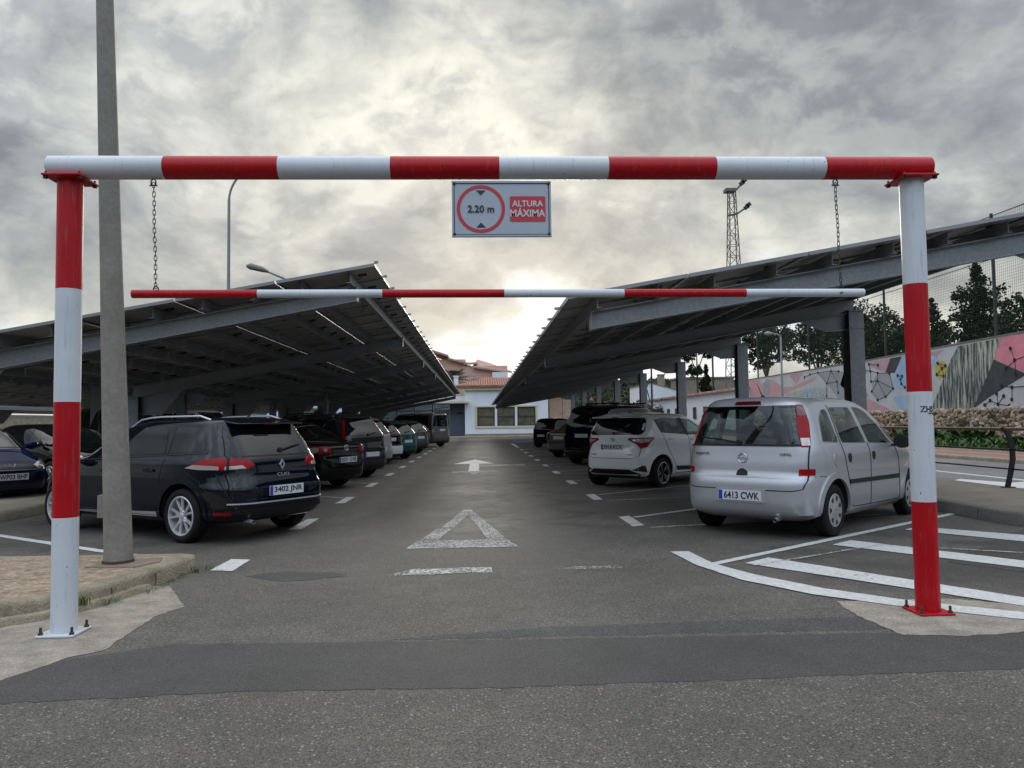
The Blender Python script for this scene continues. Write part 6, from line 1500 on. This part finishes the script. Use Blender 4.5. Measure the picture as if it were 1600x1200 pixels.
# pavement railing
rl = thing('pavement_railing','brown handrail on curved dark iron posts along the right pavement','railing',(8.75,12.4,.16))
for y in (-2.6,0.,2.6,5.2,7.8,10.4):
    b = MB(); P = [(-.06,y,.0),(.0,y,.22),(.05,y,.45),(.05,y,.65),(.0,y,.85),(-.08,y,.97)]
    for (p,q) in zip(P,P[1:]): b.hexa([(p[0]-.045,y-.012,p[2]),(p[0]+.045,y-.012,p[2]),(p[0]+.045,y+.012,p[2]),(p[0]-.045,y+.012,p[2]),(q[0]-.042,y-.012,q[2]),(q[0]+.042,y-.012,q[2]),(q[0]+.042,y+.012,q[2]),(q[0]-.042,y+.012,q[2])])
    b.lathe([(.11,0),(.11,.012),(.04,.015)],c=(-.05,y,0),n=20); b.lathe([(.04,-.02),(.04,.02)],c=(-.08,y,.965),axis='Y',n=14); b.build('post',M['rail_dark'],rl)
MB().tube([(-.08,-4,.965),(-.08,12,.965)],.027,12).build('handrail',M['rail_wood'],rl,60)
for z in (.62,.30): MB().tube([(.035,-4,z),(.035,12,z)],.014,8).build('lower_rail',M['rail_dark'],rl,60)

# ------------------------------------------------------------------ trees, hill
LEAF = {}
def leafmat(nm, c1, c2):
    if nm not in LEAF: LEAF[nm] = mat(nm, c1, .8, col2=c2, nscale=.8, spec=.2)
    return LEAF[nm]
def tree(loc, label, blobs, trunk_h, nleaf, leaf=.16, m=('pine_dark',(.012,.020,.011),(.035,.05,.022)), group='dark evergreens behind the net fence', tr=.22, name='pine_tree', seed=1, limbs=True, pointed=False):
    """blobs: (dx, dy, z, rx, rz)"""
    rd = random.Random(seed); t_ = thing(name,label,'tree',loc,0,group); b = MB()
    zt_ = max(q[2] for q in blobs); b.tube([(0,0,-.2),(.05,.05,trunk_h*.5),(0,0,trunk_h),(0,0,zt_-.3)],[tr,tr*.8,tr*.6,tr*.15],9)
    if limbs:
        for q in blobs:
            b.tube([(0,0,min(trunk_h,q[2]-q[4]*.4)),((q[0])*.6,(q[1])*.6,q[2]-q[4]*.5),(q[0],q[1],q[2])],[tr*.4,tr*.28,tr*.1],6)
    b.build('trunk',M['bark'],t_,60)
    b = MB(); tot = sum(q[3]**2*q[4] for q in blobs)
    for (dx,dy,z,rx,rz) in blobs:
        k = int(nleaf*.85*rx*rx*rz/tot)
        nc = max(16,k//26)
        for c in range(nc):
            # clump centres near the surface of each blob
            while True:
                v = Vector((rd.uniform(-1,1),rd.uniform(-1,1),rd.uniform(-1,1)))
                if .35 < v.length < 1: break
            cc = Vector((dx+v.x*rx,dy+v.y*rx,z+v.z*rz)); cr = rd.uniform(.14,.26)*min(rx,rz)+.07
            for q in range(26):
                o = Vector((rd.gauss(0,1),rd.gauss(0,1),rd.gauss(0,.8)))*cr*.6; p = cc+o
                a = Vector((rd.uniform(-1,1),rd.uniform(-1,1),rd.uniform(-.6,1))).normalized()*leaf*1.25*rd.uniform(.6,1.3); s_ = a.cross(Vector((rd.uniform(-1,1),rd.uniform(-1,1),rd.uniform(-1,1)))).normalized()*leaf*.6
                b.poly([p,p+a*.5+s_,p+a,p+a*.5-s_])
    b.build('crown',leafmat(*m),t_)
    return t_
def cone_blobs(z0,z1,r,n,seed):
    rd = random.Random(seed); out = []
    for i in range(n):
        f = i/(n-1); rr = r*(1-f)**.75+.25; z = z0+(z1-z0)*f
        for k in range(3 if f<.7 else 1):
            a = rd.uniform(0,2*PI); o = rr*.45*(k>0); out.append((o*math.cos(a),o*math.sin(a),z+rd.uniform(-.2,.2),rr*rd.uniform(.6,.8),(z1-z0)/n*.9+.15))
    return out
tree((27,40.3,0),'tallest dark cypress behind the net, right of the right gate post',cone_blobs(4.6,9.1,1.9,7,2)+[(1.3,-1.3,6.0,1.0,.7),(1.0,-1.9,7.1,.8,.5),(.5,-1.5,4.6,1.3,.7)],4.2,11000,.13,seed=3)
tree((27,44.4,0),'small pointed evergreen directly right of the gate post',cone_blobs(3.6,7.5,1.3,6,5),3.,6000,.13,seed=4)
tree((27,36.2,0),'rounded evergreen at the right edge of the photo',[(0,0,5.4,1.8,1.0),(0,1.2,5.0,1.3,.8),(0,-1.5,5.6,1.5,1.0),(0,.5,4.2,1.8,.8)],3.5,7000,.13,seed=5)
tree((27,49.2,0),'round dark evergreen just left of the gate post',[(0,0,6.9,1.7,1.2),(.4,.8,5.6,1.7,1.1),(0,-1.2,5.8,1.4,1.2),(0,1.2,4.5,1.5,.8)],3.5,8000,.14,seed=6)
tree((27,53.6,0),'tall dark evergreen behind the second canopy column',[(0,0,8.4,2.0,1.3),(0,.8,6.8,2.2,1.2),(0,-1.0,5.5,1.8,1.2),(.3,1.4,5.0,1.8,1.),(0,-1.4,7.4,1.2,1.0)],3.5,9000,.15,seed=7)
tree((27,60.,0),'broad pine with open crown behind the green net, left of the column',[(0,0,8.2,2.4,1.1),(0,2.4,7.2,1.8,.9),(0,-2.3,7.4,1.8,.9),(0,.4,6.3,1.9,.8)],4.5,6500,.16,seed=8)
tree((27,71,0),'open crowned pine nearest the pink mural, left of the small street lamp',[(0,0,9.2,2.4,1.1),(0,2.9,8.3,1.9,.9),(0,-2.7,8.4,2.0,1.0),(0,-1.,7.0,1.8,.8),(0,1.8,6.6,1.2,.6)],5.,7000,.18,seed=9)
tree((31.6,110,0),'tall bare-trunked pine seen between two canopy columns',[(0,0,12.2,1.9,1.2),(1.6,0,11.2,1.4,.9),(-1.4,0,10.6,1.2,.9),(-.4,0,8.2,1.2,.9)],8,6000,.24,seed=10)
tree((33.2,111,0),'small dark cypress beside the bare-trunked pine',cone_blobs(3.,8.4,1.3,6,8),2,4500,.22,seed=11)
# wooded hill
def hills():
    b = MB(); nx,ny = 90,26; V = []
    for j in range(ny):
        row = []
        for i in range(nx):
            x = -150+i*5.0; y = 135+j*9.
            u = (x-62)/60; h = 9.5*math.exp(-u*u)*min(1,j/9)+ 2.*min(1,j/8) + .8*math.sin(x*.11)*math.sin(y*.07+1)*min(1,j/6)+ 1.8*math.exp(-((x-28)/22)**2)*min(1,j/8)
            if j==0: h = -.5
            row.append(b.bm.verts.new((x,y,max(h,-.5))))
        V.append(row)
    for j in range(ny-1):
        for i in range(nx-1): b.face([V[j][i],V[j][i+1],V[j+1][i+1],V[j+1][i]])
    o = b.build('hillside',mat('hill_scrub',(.035,.045,.02),.95,noise=.35,nscale=.2,bump=.5,bscale=.6),None,80); tag(o,kind='structure'); return o
hs = hills(); bvh = BVHTree.FromPolygons([v.co for v in hs.data.vertices],[p.vertices for p in hs.data.polygons])
rd = random.Random(31); b = MB()
for i in range(3400):
    x = rd.uniform(-5,95); y = rd.uniform(137,215); h = bvh.ray_cast(Vector((x,y,100)),Vector((0,0,-1)))[0]
    if h is None: continue
    r = rd.uniform(.6,1.5)
    for q in range(22):
        v = Vector((rd.gauss(0,1),rd.gauss(0,1),abs(rd.gauss(0,.8)))).normalized()*r*rd.uniform(.6,1); p = h+v*Vector((1,1,1)).x; a = Vector((rd.uniform(-1,1),rd.uniform(-1,1),rd.uniform(-.3,1))).normalized()*.75; s_ = a.cross(Vector((rd.uniform(-1,1),rd.uniform(-1,1),.3))).normalized()*.42
        b.poly([p,p+a*.5+s_,p+a,p+a*.5-s_])
tag(b.build('hillside_wood',mat('wood_green',(.028,.042,.018),.85,col2=(.07,.085,.035),nscale=.25)),'green scrub woodland covering the far hillside','woodland',kind='stuff')
# bushes between the annexe and the canopy columns, with a dark paling fence in front
for k,(x,y,z,r,lb_) in enumerate(((10.6,78,2.6,2.6,'mixed green bush right of the peach annexe'),(14.2,80,3.0,2.8,'green bush behind the far canopy columns'),(17.8,84,3.2,2.6,'dark bush left of the low white building'))):
    tree((x,y,0),lb_,[(0,0,z*.62,r,z*.45),(r*.6,0,z*.5,r*.8,z*.4),(-r*.6,0,z*.5,r*.8,z*.4)],1.2,5200,.2,m=('bush_green%d'%k,(.03,.045,.02),(.10,.105,.05)),group='bushes at the far end of the right row',tr=.15,name='bush',seed=40+k)
pf = thing('paling_fence','dark upright paling fence in front of the far bushes','fence',(12,72,0))
b = MB()
for i in range(60): b.box((-3.9+i*.16,0,.85),(.05,.03,1.7))
b.build('palings',M['frame_dark'],pf); MB().box((.8,.03,1.45),(9.6,.03,.06)).box((.8,.03,.3),(9.6,.03,.06)).build('rail',M['frame_dark'],pf)
# red and white warning triangle tied to a column
ws = thing('warning_sign','small red and white triangular sign by a far canopy column','sign',(7.62,52,2.9))
MB().prism([(-.22,-.2),(.22,-.2),(0,.2)],0,.01).build('panel',M['red_paint'],ws).rotation_euler=(PI/2,0,0)
o = MB().prism([(-.13,-.15),(.13,-.15),(0,.10)],0,.01).build('face',M['white_paint'],ws); o.rotation_euler=(PI/2,0,0); o.location=(0,-.006,0)
# ------------------------------------------------------------------ park the vehicles
CLIO = (-4.09,10.55,146.5); MER = (4.43,10.15,43.5); YAR = (3.95,16.70,45.0); PEU = (-9.8,15.25,-40)
clio(); meriva(); yaris(); blue_saloon()
GL = 'cars parked along the left row'; GR = 'cars parked along the right row'
saloon('saloon_car','black saloon with round twin tail lights, plate 5071 GYB, second in the left row',(4.76,.90,1.44,.95,2.70,.325),(-4.72,17.44),147,P_BLACK,'round','5071 GYB','round')
hatch('people_carrier','dark tall people carrier with roof rails and tall red tail lights behind the black saloon',(4.5,.91,1.62,1.02,2.70,.325),(-4.55,20.5),147,P_DGREY,GL,rails=K_PLAST,lights='tall',plate='',pz=.6)
hatch('crossover_car','pale silver crossover between the tall dark people carrier and the white-bumpered estate',(4.3,.89,1.58,1.0,2.6,.33),(-4.70,24.0),147,P_LSILV,GL,lights='block',pz=.6,simple=True)
hatch('estate_car','black estate car with a pale bumper, middle of the left row',(4.5,.89,1.50,.97,2.65,.32),(-4.80,27.2),147,P_BLACK,GL,bumper=K_PLATE,lights='block',plate='7782 BKL'[:0],pz=.82)
hatch('hatchback','teal green hatchback in the left row',(4.1,.86,1.45,.95,2.5,.31),(-4.39,30.3),147,P_TEAL,GL,lights='block',pz=.68,simple=True)
hatch('hatchback','grey hatchback with a rear wiper, just beyond the teal car',(4.2,.87,1.48,.97,2.55,.31),(-4.34,35.6),147,P_GREY,GL,lights='block',pz=.72,simple=True)
hatch('hatchback','small black hatchback between the grey hatchback and the van',(3.8,.84,1.44,.95,2.4,.30),(-4.40,40.4),147,P_BLACK,GL,lights='block',pz=.7,simple=True)
hatch('van','grey-brown van, last vehicle of the left row',(4.8,.95,1.92,1.12,2.9,.33),(-3.95,45.6),142,P_VAN,GL,cat='van',lampm=K_DRED,lights='tall',pz=.95,nose=.7,rake=.12,simple=True)
hatch('van','large black van with roof bars behind the white hatchback',(4.8,.94,1.84,1.10,2.95,.34),(4.75,25.2),45,P_BLACK,GR,cat='van',lampm=K_DRED,lights='tall',pz=.9,nose=.75,rake=.32,rails=K_PLAST,bar=(-1.2,.3),simple=True)
saloon('saloon_car','champagne brown saloon beyond the black van on the right',(4.75,.89,1.44,.95,2.75,.325),(4.55,30.1),45,P_BEIGE,'block','',None,pz=.74,bumper_strip=True)
hatch('hatchback','small black hatchback, last car at the far end of the right row',(3.6,.82,1.52,.97,2.35,.30),(4.45,41.0),44,P_BLACK,GR,lights='block',pz=.62,rake=.24,simple=True)
GB = 'cars parked beyond the median'
hatch('hatchback','black hatchback beyond the median, right of the dark blue saloon',(4.1,.86,1.45,.95,2.5,.31),(-10.1,19.0),-35,P_BLACK,GB,simple=True)
hatch('van','dark van with pale window frames beyond the median',(4.7,.95,1.95,1.1,2.9,.33),(-10.9,24.0),-35,P_DGREY,GB,cat='van',rake=.12,simple=True,lampm=K_DRED,lights='tall')
hatch('van','white van beyond the median, behind the black estate roof',(4.7,.95,2.0,1.1,2.9,.33),(-11.0,31.0),-35,P_WHITE,GB,cat='van',rake=.12,simple=True,lampm=K_DRED,lights='tall')
hatch('hatchback','silver hatchback beyond the median, behind the estate rear',(4.2,.87,1.55,.97,2.55,.31),(-10.8,37.6),-35,P_SILVER,GB,simple=True)
hatch('hatchback','pale grey hatchback at the far end beyond the median',(4.2,.87,1.5,.97,2.55,.31),(-10.8,45),-35,P_LSILV,GB,simple=True)
